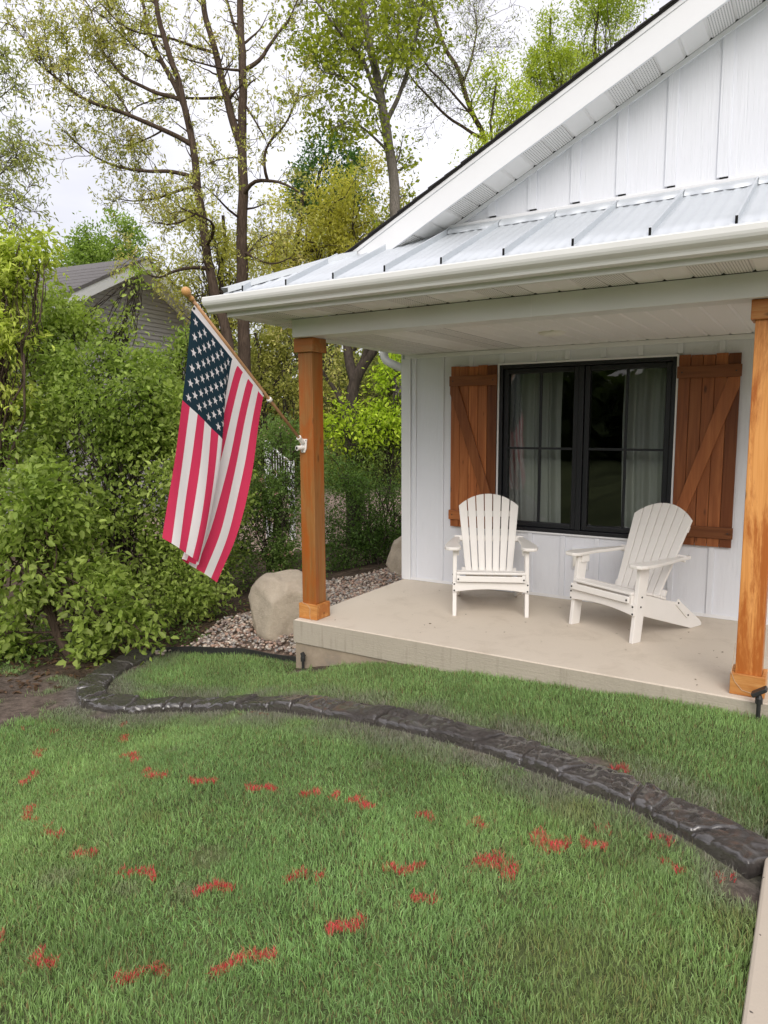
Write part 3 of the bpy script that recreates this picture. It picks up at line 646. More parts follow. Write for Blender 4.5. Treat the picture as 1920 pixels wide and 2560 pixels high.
# ---------------------------------------------------------------- ground
def inpoly(x, y, poly):
    c = np.zeros(len(x), bool); n = len(poly)
    for i in range(n):
        x1, y1 = poly[i]; x2, y2 = poly[(i+1) % n]
        with np.errstate(divide='ignore', invalid='ignore'):
            t = ((y1 > y) != (y2 > y)) & (x < (x2-x1)*(y-y1)/(y2-y1+1e-12)+x1)
        c ^= t
    return c
CURB = [((356, 1628), (374, 1634)), ((275, 1664), (293, 1670)), ((208, 1713), (248, 1710)), ((190, 1749), (250, 1728)), ((220, 1770), (262, 1738)), ((341, 1780), (329, 1743)), ((462, 1773), (462, 1737)), ((582, 1774), (600, 1733)), ((703, 1779), (725, 1734)), ((847, 1788), (853, 1749)), ((974, 1815), (974, 1767)), ((1127, 1853), (1140, 1795)), ((1318, 1914), (1330, 1847)), ((1453, 1970), (1470, 1899)), ((1607, 2034), (1625, 1952)), ((1761, 2108), (1790, 2036)), ((1908, 2197), (1930, 2112))]
CH = .056
cen = []
for f_, b_ in CURB:
    F_ = ong(*f_); z = F_[2]+CH
    for _ in range(20):
        B_ = onz(b_[0], b_[1], z); z = .5*z+.5*(float(gz(B_[0], B_[1]))+CH)
    cen.append(((F_[0]+B_[0])/2, (F_[1]+B_[1])/2, np.hypot(F_[0]-B_[0], F_[1]-B_[1])))
cen = np.array(cen)
cxy = np.column_stack([cen[:, :2], np.zeros(len(cen))]); CC = resample(cxy, 260)
for _ in range(60): CC[1:-1] = .5*CC[1:-1]+.25*(CC[:-2]+CC[2:])
CC = resample(CC, 400); CW = .212
CT = unit(np.gradient(CC, axis=0)); CN = np.column_stack([-CT[:, 1], CT[:, 0], np.zeros(len(CT))])   # left normal of travel direction
def curbdist(x, y):
    P = CC[::4, :2]; out = np.full(len(x), 1e9)
    for p in P: out = np.minimum(out, (x-p[0])**2+(y-p[1])**2)
    return np.sqrt(out)
STRIP = resample(np.array([[*ong(372, 1636)[:2], 0], [*ong(470, 1634)[:2], 0], [*ong(600, 1637)[:2], 0], [-.02, .09, 0]]), 30)
gpx = [(400, 1618), (480, 1590), (560, 1562), (618, 1545), (720, 1500), (817, 1462), (885, 1452), (969, 1432)]
GRAVEL = [tuple(p[:2]) for p in STRIP] + [(-.01, 2.0), (-.01, 9)] + [tuple(onz(x, y, -.33)[:2]) for x, y in gpx[::-1]]
# lawn outside the curb, lawn inside the curb
LAWN = [(-9, -9), (3.472, -9), (3.472, CC[-1, 1])]+[tuple(p) for p in (CC[::-1]-CN[::-1]*0)[:, :2][::4]]
ci = 60
LAWN = [(-9, -9), (3.472, -9), (3.472, float(CC[-1, 1]))]+[tuple(p) for p in CC[::-4, :2] if p[1] < 5][:88]+[(-1.9, -1.1), (-9, -1.3)]
BEDG = [tuple(p[:2]) for p in CC[::4]]+[(3.472, float(CC[-1, 1])), (3.472, -.0), (0.0, 0.0), (-.02, .09)]+[tuple(p[:2]) for p in STRIP[::-1]]
# bare soil blobs (photo pixels: x, y, radius in metres)
SOIL = [(*ong(60, 1760)[:2], .42), (*ong(170, 1745)[:2], .22), (*ong(0, 1725)[:2], .5), (*ong(250, 1790)[:2], .09), (*ong(1395, 1905)[:2], .085), (*ong(1480, 1912)[:2], .11), (*ong(1550, 1958)[:2], .04),
        (*ong(1880, 2225)[:2], .10), (*ong(820, 1668)[:2], .16), (*ong(905, 1655)[:2], .12), (*ong(1130, 1672)[:2], .1), (*ong(1320, 1870+35)[:2], .05), (*ong(745, 1680)[:2], .1), (*ong(330, 1665)[:2], .12), (*ong(1190, 1878)[:2], .06)]
DRY = [(*ong(528, 2135)[:2], .075), (*ong(430, 1880)[:2], .04), (*ong(930, 1918)[:2], .05), (*ong(320, 2225)[:2], .05), (*ong(470, 2230)[:2], .06), (*ong(150, 2200)[:2], .07), (*ong(1450, 2040)[:2], .12), (*ong(1560, 2480)[:2], .28), (*ong(1380, 2400)[:2], .16), (*ong(1850, 2330)[:2], .1), (*ong(370, 2050)[:2], .05)]
YEL = DRY[6:]; DRY = DRY[:6]
def blob(x, y, L, soft=.35):
    o = np.zeros(len(x)); P = np.column_stack([x, y]); nzv = (vnoise(P, 9, 3)-.5)*.6+(vnoise(P, 23, 4)-.5)*.5
    for a, b, r in L:
        d = np.hypot((x-a), (y-b))/r+nzv; o = np.maximum(o, 1-np.clip((d-(1-soft))/(2*soft), 0, 1))
    return o
xs = np.concatenate([[-300, -120, -60, -35, -22, -15, -11, -8, -6.5], np.arange(-5, 4.6, .07), [5, 6, 8, 12, 20, 40, 90, 300]])
ys = np.concatenate([[-300, -120, -60, -35, -20, -12, -8], np.arange(-6, 5, .07), [5.5, 6, 7, 8, 10, 13, 17, 24, 40, 90, 300]])
X, Y = np.meshgrid(xs, ys); x = X.ravel(); y = Y.ravel(); P2 = np.column_stack([x, y])
z = gz(x, y)+(vnoise(P2, 3, 1)-.5)*.02+(vnoise(P2, 9, 2)-.5)*.012
z[(x > 3.45)] = np.minimum(z[x > 3.45], -.12)
near = curbdist(x, y) < .06; 
col = np.empty((len(x), 3)); n_ = vnoise(P2, 6, 5)[:, None]; n2_ = vnoise(P2, 17, 6)[:, None]
col[:] = np.array([.085, .062, .045])*(.6+.7*n_)*(.7+.6*n2_)                      # litter and soil under the shrubs
lawnm = inpoly(x, y, LAWN) | inpoly(x, y, BEDG) | (y < -1.5)
gcol = np.array([.085, .105, .042])*(.7+.6*n_)
col[lawnm] = gcol[lawnm]
sb = blob(x, y, SOIL)[:, None]; scol = np.array([.125, .098, .080])*(.6+.7*n2_)
col = np.where(lawnm[:, None], col*(1-sb)+scol*sb, col)
gm = inpoly(x, y, GRAVEL); col[gm] = np.array([.24, .18, .14])
far = (np.hypot(x+1, y) > 11); col[far] = (np.array([.10, .12, .05])*(.6+.8*n_))[far]
drv = (x < -3.6) & (x > -9) & (y > 4.2) & (y < 14); col[drv] = (np.array([.40, .30, .25])*(.8+.4*n2_))[drv]
cdist = curbdist(x, y); gs = (np.clip(1-(cdist-.05)/.22, 0, 1)*(.3+.9*vnoise(P2, 11, 8)))[:, None].clip(0, .9)
col = col*(1-gs*(lawnm[:, None]))+np.array([.15, .135, .12])*gs*lawnm[:, None]
nx, ny = len(xs), len(ys); i = np.arange(ny-1)[:, None]*nx+np.arange(nx-1)[None, :]
go = link('ground', npmesh('ground', np.column_stack([x, y, z]), quads=np.stack([i, i+1, i+nx+1, i+nx], -1).reshape(-1, 4), col=col, smooth=True), M['ground']); tag(go, kind='structure')

# ---------------------------------------------------------------- grass blades
def project(P):
    d = P-CP; zc = d @ FW; return 960+FPX*(d @ RT)/zc, 1280-FPX*(d @ UP)/zc, zc
def sample_area(poly, dens, seed, margin=260):
    r = np.random.default_rng(seed); a = np.array(poly); lo = np.maximum(a.min(0), [-4.6, -4.4]); hi = np.minimum(a.max(0), [3.5, .6])
    n = int((hi-lo).prod()*dens); x = r.uniform(lo[0], hi[0], n); y = r.uniform(lo[1], hi[1], n)
    u, v, d = project(np.column_stack([x, y, gz(x, y)])); k = (d > .6) & (u > -margin) & (u < 1920+margin) & (v < 2560+margin) & (v > 1400)
    x, y = x[k], y[k]; k = inpoly(x, y, poly); return x[k], y[k]
def blades(x, y, h, wd, lean, az, col, name, mat, parent=None, org=None):
    n = len(x); r = np.random.default_rng(n); z = gz(x, y)+(vnoise(np.column_stack([x, y]), 3, 1)-.5)*.02+(vnoise(np.column_stack([x, y]), 9, 2)-.5)*.012-.004
    b = np.column_stack([x, y, z]); ld = np.column_stack([np.cos(az), np.sin(az), np.zeros(n)])
    fa = r.uniform(0, 2*np.pi, n); sd_ = np.column_stack([np.cos(fa), np.sin(fa), np.zeros(n)])*wd[:, None]*.5
    up = np.array([0, 0, 1.0]); c1 = np.cos(lean*.55)[:, None]; s1 = np.sin(lean*.55)[:, None]; c2 = np.cos(lean*1.45)[:, None]; s2 = np.sin(lean*1.45)[:, None]
    m_ = b+(ld*s1+up*c1)*(h*.55)[:, None]; t = m_+(ld*s2+up*c2)*(h*.45)[:, None]
    V = np.stack([b-sd_, b+sd_, m_+sd_*.85, m_-sd_*.85, t], 1).reshape(-1, 3)
    k = np.arange(n)[:, None]*5
    cc = np.repeat(col, 5, 0)
    return npmesh(name, V-(org if org is not None else 0), quads=(k+np.array([[0, 1, 2, 3]])), tris=(k+np.array([[3, 2, 4]])), col=cc)
def grasscol(x, y, r):
    P = np.column_stack([x, y]); n = len(x); a = vnoise(P, 1.1, 11)[:, None]; b = vnoise(P, 5, 12)[:, None]; c = r.random((n, 1))
    base = np.array([.128, .205, .076])*(1-a)+np.array([.168, .24, .092])*a
    base = base*(.85+.3*b)*(.82+.36*vnoise(P, .9, 44)[:, None])*(.6+.8*c)*1.75
    base += (r.random((n, 1)) < .25)*np.array([.03, .05, .03])
    st = (r.random(n) < .05+.14*np.clip(vnoise(P, 4, 13)-.45, 0, 1)+.04); base[st] = np.array([.30, .25, .12])*(.6+.6*r.random((st.sum(), 1)))
    cd_ = curbdist(x, y); g = np.clip(1-(cd_-.07)/.36, 0, 1)**.8*np.clip(vnoise(P, 5, 14)*1.9-.15, 0, 1)*(.5+.75*r.random(n)); g = np.clip(g*1.25, 0, .9)[:, None]
    base = base*(1-g)+np.array([.33, .305, .275])*(.6+.6*r.random((n, 1)))*g
    dr = (blob(x, y, DRY, .5)*(.3+.7*r.random(n)))[:, None]; yl = np.array([.30, .30, .115])*(.6+.6*r.random((n, 1))); base = base*(1-dr*.75)+np.array([.36, .33, .24])*(.6+.6*r.random((n, 1)))*dr*.75; dy = (blob(x, y, YEL, .6)*(.3+.7*r.random(n)))[:, None]; base = base*(1-dy*.7)+yl*dy*.7
    return base
def lawn(poly, dens, name, label, seed, hmul=1.0):
    r = np.random.default_rng(seed); x, y = sample_area(poly, dens, seed)
    cd_ = curbdist(x, y); so_ = blob(x, y, SOIL)
    P = np.column_stack([x, y]); pn = vnoise(P, 7, 17)
    keep = (cd_ > CW/2+.012) & (r.random(len(x)) > so_*1.05) & (r.random(len(x)) < np.clip((cd_-.09)/.11, .15, 1)) & (r.random(len(x)) < .55+.6*pn)
    keep &= r.random(len(x)) > .75*blob(x, y, DRY[:1], .3)
    x, y = x[keep], y[keep]; n = len(x); P = np.column_stack([x, y])
    hh = (.020+.024*r.random(n))*(.8+.4*vnoise(P, 2.3, 20))*hmul*np.where(r.random(n) < .06, 1.35, 1)
    az = vnoise(P, 2.2, 21)*9+vnoise(P, 9, 22)*5+r.normal(0, 1.7, n); lean = np.clip(.50+.3*vnoise(P, 5, 23)-.15+r.normal(0, .33, n), .02, 1.35)
    me = blades(x, y, hh, (.0020+.0020*r.random(n)), lean, az, grasscol(x, y, r), name, 'grass')
    o = link(name, me, M['grass']); tag(o, label, 'grass', kind='stuff'); return n
ng = lawn(LAWN, 29000, 'lawn_grass', 'mown green lawn grass in front of the curb', 31)
ng2 = lawn(BEDG, 22000, 'bed_grass', 'green grass between the dark curb and the porch slab', 32, 1.1)
print('blades', ng, ng2)

# ---------------------------------------------------------------- red paint marks on the grass
c6 = lambda x, y: (x*.5787, 1750+y*.5787)
c5 = lambda x, y: (900+x*.6148, 1650+y*.6148)
MARKS = [
 (c6(70, 146), c6(105, 130), .5, 'faint red paint mark at the far left end of the lawn'),
 (c6(213, 146), c6(238, 147), .35, 'tiny red paint mark between the far left mark and the curb tip marks'),
 (c6(528, 106), c6(550, 107), .4, 'tiny red paint mark nearest below the left part of the curb'),
 (c6(524, 180), c6(552, 155), .9, 'small bright red paint mark just below the tiny one under the curb'),
 (c6(150, 262), c6(180, 222), .6, 'upright red paint mark topmost of the left edge column'),
 (c6(533, 240), c6(610, 262), 1.0, 'red paint mark at the upper left corner of the dashed curve'),
 (c6(110, 380), c6(145, 318), .8, 'upright red paint mark second from the top of the left edge column'),
 (c6(613, 318), c6(706, 345), .9, 'slanted red paint dash first after the curve corner'),
 (c6(810, 358), c6(930, 366), .9, 'red paint dash second after the curve corner'),
 (c6(1062, 378), c6(1190, 392), .9, 'red paint dash third after the curve corner'),
 (c6(1308, 400), c6(1400, 414), .9, 'red paint dash fourth after the curve corner, beside a small dot'),
 (c6(1436, 412), c6(1466, 416), .9, 'small red paint dot between two dashes of the upper row'),
 (c6(1506, 432), c6(1624, 474), .9, 'slanted red paint dash right of the small dot in the upper row'),
 (c6(110, 475), c6(142, 532), .7, 'red paint mark third from the top of the left edge column'),
 (c6(182, 560), c6(248, 602), .7, 'red paint mark where the left edge column bends to the right'),
 (c6(333, 650), c6(397, 682), .8, 'small red paint mark before the first dash of the middle row'),
 (c6(528, 738), c6(682, 768), .9, 'long red paint dash first of the middle row from the left'),
 (c6(848, 814), c6(1022, 802), .9, 'red paint dash below the bare straw patch'),
 (c6(1228, 778), c6(1402, 758), .9, 'red paint dash right of the bare straw patch in the middle row'),
 (c6(1418, 1018), c6(1578, 945), 1.0, 'rising red paint dash third of the nearest row from the left'),
 (c6(-6, 1048), c6(22, 1045), .9, 'red paint mark cut by the left edge of the picture'),
 (c6(143, 1105), c6(284, 1175), 1.0, 'falling red paint dash at the lower left'),
 (c6(488, 1198), c6(735, 1168), 1.0, 'long red paint dash lowest in the picture'),
 (c6(912, 1168), c6(1190, 1090), 1.0, 'longest rising red paint dash right of the lowest one'),
 (c5(218, 632), c5(322, 662), .9, 'red paint dash in the upper row, second from the wide red patch'),
 (c5(438, 668), c5(550, 695), .8, 'red paint dash in the upper row just left of the wide red patch'),
 (c5(698, 730), c5(840, 772), 1.8, 'wide dense red paint patch in the middle of the right lawn'),
 (c5(893, 742), c5(1002, 778), .9, 'red paint dash just right of the wide red patch'),
 (c5(955, 690), c5(1022, 706), .4, 'faint red paint dash above the one right of the wide patch'),
 (c5(1178, 712), c5(1278, 752), .5, 'dusty red paint mark close to the curb on the right'),
 (c5(463, 815), c5(645, 862), 1.5, 'forked red paint patch below and left of the wide one'),
 (c5(1218, 828), c5(1328, 852), .6, 'pale red paint dash near the lower end of the curb'),
 (c5(88, 862), c5(258, 855), .9, 'level red paint dash left of the forked patch'),
 (c5(213, 995), c5(382, 940), 1.0, 'rising red paint dash below the forked patch'),
 (c5(1448, 868), c5(1525, 892), .5, 'faint red paint mark beside the soil at the walkway'),
 (c5(1018, 432), c5(1095, 452), .5, 'faint red paint mark behind the curb in the bed grass'),
]
for i_, (a_, b_, den, lab) in enumerate(MARKS):
    r = np.random.default_rng(100+i_); A = ong(*a_); B_ = ong(*b_); L = np.linalg.norm(B_-A); n = int(max(24, (L*1900+30)*min(den, 1.9)))
    wid = .012*(2.2 if den > 1.2 else 1.0)
    t = r.random(n); dv = (B_-A)/max(L, 1e-6); pv = np.array([-dv[1], dv[0], 0]); gap = vnoise(np.column_stack([t*L*30, np.full(n, i_*3.3)]), 1, 5)
    Pm = A+dv*(t*L)[:, None]+pv*(r.normal(0, wid, n)+.018*np.sin(t*7+i_))[:, None]; k = gap > (.27 if den < 1.2 else 0); Pm = Pm[k]; n = len(Pm)
    org = np.array([*((A+B_)/2)[:2], float(gz(*((A+B_)/2)[:2]))])
    colr = np.array([.85, .12, .135])*(.6+.6*r.random((n, 1)))*(.75+.25*min(den, 1)); dust = (r.random((n, 1)) < (.5 if den < .6 else .12)); colr = np.where(dust, colr*.4+np.array([.22, .15, .12])*.6, colr)
    az = vnoise(Pm[:, :2], 2.2, 21)*9+r.normal(0, 1.3, n)
    me = blades(Pm[:, 0], Pm[:, 1], .020+.020*r.random(n), .0022+.0022*r.random(n), np.clip(r.normal(.6, .3, n), .1, 1.3), az, colr, 'paint_mark', 'grass', org=org)
    o = link('paint_mark', me, M['grass']); o.location = org; tag(o, lab, 'paint mark', 'red marking paint dashes on the lawn')

# ---------------------------------------------------------------- stamped concrete curb, one mesh per stamped stone
curb = thing('landscape_curb', 'wet charcoal stamped concrete curb winding across the lawn', 'curb', (*CC[200, :2], float(gz(*CC[200, :2]))))
corg = np.array(curb.location)
s_ = np.concatenate([[0], np.cumsum(np.linalg.norm(np.diff(CC, axis=0), axis=1))]); TOT = s_[-1]
rc = np.random.default_rng(5); cuts = [0.0]
while cuts[-1] < TOT-.12: cuts.append(cuts[-1]+rc.choice([.12, .2, .26, .32, .38], p=[.14, .22, .26, .24, .14]))
cuts[-1] = TOT
skew = np.concatenate([[0], rc.normal(0, .055, len(cuts)-2), [0]])
prof = [(-.5, -.35), (-.50, .30), (-.49, .62), (-.46, .80), (-.40, .88), (-.25, .93), (0, .97), (.2, 1.0), (.36, 1.0), (.45, .93), (.49, .6), (.5, -.35)]
pcx = np.interp(np.linspace(0, 1, 34), np.linspace(0, 1, len(prof)), [p[0] for p in prof]); pcz = np.interp(np.linspace(0, 1, 34), np.linspace(0, 1, len(prof)), [p[1] for p in prof])
def curbpt(s, a): return np.array([np.interp(s, s_, CC[:, 0])+a*np.interp(s, s_, CN[:, 0]), np.interp(s, s_, CC[:, 1])+a*np.interp(s, s_, CN[:, 1])])
for j in range(len(cuts)-1):
    ns = max(8, int((cuts[j+1]-cuts[j])/.0085)); V = []; tilt = rc.normal(0, .0015, 2); up_ = rc.normal(0, .0012); cw_ = CW*rc.uniform(.97, 1.05); seed = int(rc.integers(1000))
    for k in range(ns+1):
        for m_ in range(34):
            a = -pcx[m_]*cw_; t = k/ns
            s0 = cuts[j]+skew[j]*(pcx[m_]); s1 = cuts[j+1]+skew[j+1]*(pcx[m_]); g = .007
            s = (s0+g)*(1-t)+(s1-g)*t
            p = curbpt(s, a); e = min(t, 1-t)*(cuts[j+1]-cuts[j]); rd = -.012*max(0, 1-e/.014)**2 if pcz[m_] > .3 else 0
            V.append((p[0], p[1], float(gz(p[0], p[1]))+CH*pcz[m_]+rd+(tilt[0]*(t-.5)*4+tilt[1]*pcx[m_]*4+up_ if pcz[m_] > .3 else 0)))
    V = np.array(V); topm = np.tile(pcz > .55, ns+1)
    n3 = vnoise(V*np.array([1, 1, 1]), 14, seed % 50)-.5; n5 = np.abs(vnoise(V, 30, seed % 37)-.5)
    ridge = np.minimum(np.abs(vnoise(V, 8, seed % 29+60)-.5)*9, 1)
    fac = np.zeros(len(V)); cxy_ = V[:, :2].mean(0); wob_ = (vnoise(V, 40, seed % 23)-.5)*.012
    for _ in range(9):      # layered slate: broken steps and tilted facets
        th_ = rc.uniform(0, 6.28); dd_ = (V[:, :2]-cxy_) @ np.array([math.cos(th_), math.sin(th_)])-rc.normal(0, .06)+wob_
        fac += rc.choice([-1, 1])*rc.uniform(.0012, .0034)*np.tanh(dd_/.005)+rc.normal(0, .035)*np.clip(dd_, 0, .12)
    fac = np.clip(fac, -.011, .008)
    V[topm, 2] += (.010*n3-.010*np.clip(1-np.abs(vnoise(V*np.array([1, 1.6, 1]), 16, seed % 31+5)-.5)*9, 0, 1)+fac)[topm]
    i = np.arange(ns)[:, None]*34+np.arange(33)[None, :]; Q = np.stack([i, i+1, i+35, i+34], -1).reshape(-1, 4)
    me = npmesh('curb_stone', V-corg, quads=np.concatenate([Q]), tris=[(0, q_+1, q_) for q_ in range(1, 33)]+[(ns*34, ns*34+q_, ns*34+q_+1) for q_ in range(1, 33)], smooth=True)
    link('curb_stone', me, M['wet_curb'], curb)
# core so that joints read as shallow grooves
V = []
for k in range(0, 400, 2):
    for m_ in range(34):
        p = CC[k, :2]-CN[k, :2]*pcx[m_]*CW*.94; V.append((p[0], p[1], float(gz(*p))+(CH-.02)*pcz[m_]))
i = np.arange(199)[:, None]*34+np.arange(33)[None, :]
link('curb_core', npmesh('curb_core', np.array(V)-corg, quads=np.stack([i, i+1, i+35, i+34], -1).reshape(-1, 4)), M['wet_curb'], curb)
# black plastic strip holding the gravel
so_ = np.array([*STRIP[15, :2], float(gz(*STRIP[15, :2]))]); m = MB(); V = []; 
for p in STRIP: zz = float(gz(p[0], p[1])); wob = .008*math.sin(p[0]*9); V += [(p[0], p[1]+wob, zz-.05), (p[0], p[1]+wob, zz+.058+.01*math.sin(p[0]*5)), (p[0], p[1]+wob+.012, zz+.058+.01*math.sin(p[0]*5)), (p[0], p[1]+wob+.012, zz-.05)]
m.add(np.array(V), [(4*i+k, 4*i+4+k, 4*i+4+(k+1) % 4, 4*i+(k+1) % 4) for i in range(len(STRIP)-1) for k in range(3)])
tag(m.build('bed_edging', M['black_plastic'], None), 'black plastic edging strip along the gravel bed', 'edging')

# ---------------------------------------------------------------- gravel
r = np.random.default_rng(9); a = np.array(GRAVEL); N0 = 26000; x = r.uniform(-2.6, 0.0, N0); y = r.uniform(-.5, 5.5, N0); k = inpoly(x, y, GRAVEL)
k &= (r.random(N0) < np.where(y < 2.2, 1.0, .7)); k &= np.min(np.hypot(x[:, None]-STRIP[None, :, 0], y[:, None]-STRIP[None, :, 1]), 1) > .055; x, y = x[k], y[k]; n = len(x)
t_ = (1+5**.5)/2; IV = unit(np.array([(-1, t_, 0), (1, t_, 0), (-1, -t_, 0), (1, -t_, 0), (0, -1, t_), (0, 1, t_), (0, -1, -t_), (0, 1, -t_), (t_, 0, -1), (t_, 0, 1), (-t_, 0, -1), (-t_, 0, 1)]))
IF = np.array([(0, 11, 5), (0, 5, 1), (0, 1, 7), (0, 7, 10), (0, 10, 11), (1, 5, 9), (5, 11, 4), (11, 10, 2), (10, 7, 6), (7, 1, 8), (3, 9, 4), (3, 4, 2), (3, 2, 6), (3, 6, 8), (3, 8, 9), (4, 9, 5), (2, 4, 11), (6, 2, 10), (8, 6, 7), (9, 8, 1)])
sz = .010+.012*r.random(n)**1.5; ax = np.column_stack([r.uniform(.8, 1.5, n), r.uniform(.8, 1.2, n), r.uniform(.5, .8, n)])*sz[:, None]
th = r.uniform(0, 6.28, n); V = IV[None]*(1+r.normal(0, .10, (n, 12, 1)))*ax[:, None, :]
c_, s1 = np.cos(th)[:, None], np.sin(th)[:, None]; V = np.stack([V[..., 0]*c_-V[..., 1]*s1, V[..., 0]*s1+V[..., 1]*c_, V[..., 2]+V[..., 0]*r.normal(0, .3, (n, 1))], -1)
V += np.stack([x, y, gz(x, y)+.012+r.uniform(0, .022, n)+.02], -1)[:, None, :]
pal = np.array([(.46, .36, .28), (.36, .25, .20), (.50, .44, .37), (.28, .23, .20), (.42, .28, .21), (.33, .31, .29), (.56, .50, .43), (.22, .17, .15)]); pc_ = pal[r.integers(0, 8, n)]*(.7+.5*r.random((n, 1)))
gvl = link('gravel', npmesh('gravel', V.reshape(-1, 3), tris=(np.arange(n)[:, None, None]*12+IF[None]).reshape(-1, 3), col=np.repeat(pc_, 12, 0), smooth=True), M['pebble'])
tag(gvl, 'tan and pink river gravel in the bed beside the porch', 'gravel', kind='stuff'); print('pebbles', n)

# ---------------------------------------------------------------- boulders
def boulder(name, label, c, size, planes, seed, rz=0.0):
    bm = bmesh.new(); bmesh.ops.create_icosphere(bm, subdivisions=5, radius=1.0); V = np.array([v.co for v in bm.verts]); F = [[v.index for v in f.verts] for f in bm.faces]; bm.free()
    R_ = np.full(len(V), 1.0)
    for nx_, ny_, nz_, d in planes:
        nn = unit((nx_, ny_, nz_)); dot = V @ nn; lim = np.where(dot > .05, d/np.maximum(dot, .05), 9.0); h = np.clip(.5+.5*(R_-lim)/.05, 0, 1); R_ = np.where(lim < 9, np.minimum(R_, lim)*1.0, R_)
    P = V*R_[:, None]
    P = P*(1+.10*(vnoise(P, 2.2, seed)-.5)[:, None]+.05*(vnoise(P, 6, seed+1)-.5)[:, None]+.022*(vnoise(P, 19, seed+2)-.5)[:, None])
    P *= np.array(size); o = link(name, npmesh(name, P, tris=F, smooth=True), M['boulder_rock']); o.location = c; o.rotation_euler = (0, 0, rz); tag(o, label, 'boulder', 'landscape boulders')
pB = ong(690, 1606)
boulder('boulder', 'large tan boulder on the gravel beside the left porch post', (-.50, .52, -.10), (.39, .34, .37), [(.05, -.12, 1, .86), (-.3, -1, .1, .80), (.8, -.75, -.05, .70), (-1, -.15, .2, .90), (-.7, .1, .7, .92), (.1, -.8, .65, .88), (1, .2, .3, .88), (.6, -.3, .7, .92), (-.75, -.7, -.2, .86)], 4)
bp_ = at(1030, 1400, 9.0)
boulder('boulder', 'partly hidden boulder behind the corner of the house wall', (float(bp_[0])+.02, float(bp_[1]), float(gz(bp_[0], bp_[1]))+.17), (.42, .40, .40), [(0, 0, 1, .85), (-1, -.5, .3, .75), (-.4, -1, .2, .75), (-.8, -.3, -.6, .7), (-.5, -.2, .8, .8)], 14)

# ---------------------------------------------------------------- small solar lights
def spot(px, label, s=1.0, mirror=1, h=.17, tilt=.6):
    p = np.array(px); t = thing('solar_spotlight', label, 'spotlight', p, 0, 'black solar spotlights')
    MB().tube([(0, 0, -.06), (0, 0, h*.7)], [.010, .012], 8).build('stake', M['black_plastic'], t)
    MB().lathe([(.020, 0), (.020, .03), (.012, .05)], (0, 0, h*.6), (0, 0, 1), 10).build('knuckle', M['black_plastic'], t)
    m = MB().box(-.045*s, .045*s, -.035*s, .035*s, -.010, .012); V = np.array(m.v); c, s2 = math.cos(tilt), math.sin(tilt)*mirror
    V = np.column_stack([V[:, 0]*c+V[:, 2]*s2, V[:, 1], -V[:, 0]*s2+V[:, 2]*c+h]); m.v = [tuple(v) for v in V]; m.build('panel_head', M['black_plastic'], t, bevel=.004)
p = ong(1908, 1792); spot((3.345, -.05, float(gz(3.345, -.05))), 'black solar spotlight beside the foot of the right post', .95, -1, .17)
spot((.115, -.04, float(gz(.115, -.04))), 'small black spotlight at the corner of the porch footing', .45, 1, .13, 1.0)
# thin cord left on the post feet
def cord(pts, label): tag(MB().tube(np.array(pts), .0016, 5).build('cord', M['string']), label, 'cord', 'thin cords on the posts')
cord([(.03, .046, .20), (.05, .05, .135), (.10, .051, .12), (.125, .051, .09), (.12, .051, .04), (.13, .046, .003), (.16, .03, .003)], 'thin tan cord hanging over the left post foot')
cord([(3.20, .078, .30), (3.195, .07, .20), (3.19, .051, .13), (3.21, .051, .08), (3.25, .051, .035), (3.33, .05, .02)], 'thin tan cord lying over the right post foot')
# ---------------------------------------------------------------- foliage
def leafmesh(name, P, Dv, Nv, L, W, col, big, org):
    """P base points, Dv pointing direction, Nv upper normal, L length, W width"""
    Dv = unit(Dv); S_ = unit(np.cross(Dv, Nv)); Nn = np.cross(S_, Dv); n = len(P); L = L[:, None]; W = W[:, None]
    if big:
        V = np.stack([P, P+Dv*L*.30+S_*W*.46+Nn*W*.16, P+Dv*L*.68+S_*W*.36+Nn*W*.10, P+Dv*L-Nn*L*.10, P+Dv*L*.68-S_*W*.36+Nn*W*.10, P+Dv*L*.30-S_*W*.46+Nn*W*.16], 1)
        k = np.arange(n)[:, None]*6; Q = np.concatenate([k+np.array([[0, 1, 2, 3]]), k+np.array([[0, 3, 4, 5]])]); T = None; m_ = 6
    else:
        V = np.stack([P, P+Dv*L*.45+S_*W*.5+Nn*W*.15, P+Dv*L, P+Dv*L*.45-S_*W*.5+Nn*W*.15], 1)
        k = np.arange(n)[:, None]*4; Q = None; T = np.concatenate([k+np.array([[0, 1, 2]]), k+np.array([[0, 2, 3]])]); m_ = 4
    return npmesh(name, V.reshape(-1, 3)-org, quads=Q, tris=T, col=np.repeat(col, m_, 0))
def leafcolor(r, P, pal, var=.35):
    pal = np.array(pal); n = len(P); a = vnoise(P, 1.7, 41); b = r.random(n)
    t = np.clip(.65*a+.5*b-.1, 0, .999)*(len(pal)-1); i = t.astype(int); f = (t-i)[:, None]
    return (pal[i]*(1-f)+pal[np.minimum(i+1, len(pal)-1)]*f)*(1-var+2*var*r.random((n, 1)))*1.5
def clusters(r, A, Ad, k, spread, L, aspect, droop, up=.6):
    """k leaves around each anchor point"""
    n = len(A)*k; P = np.repeat(A, k, 0)+r.normal(0, spread, (n, 3)); d = np.repeat(Ad, k, 0)*.6+r.normal(0, .75, (n, 3)); d[:, 2] -= droop
    Nn = r.normal(0, .55, (n, 3)); Nn[:, 2] += up; LL = L*r.uniform(.55, 1.2, n)
    return P, d, Nn, LL, LL*aspect*r.uniform(.8, 1.15, n)
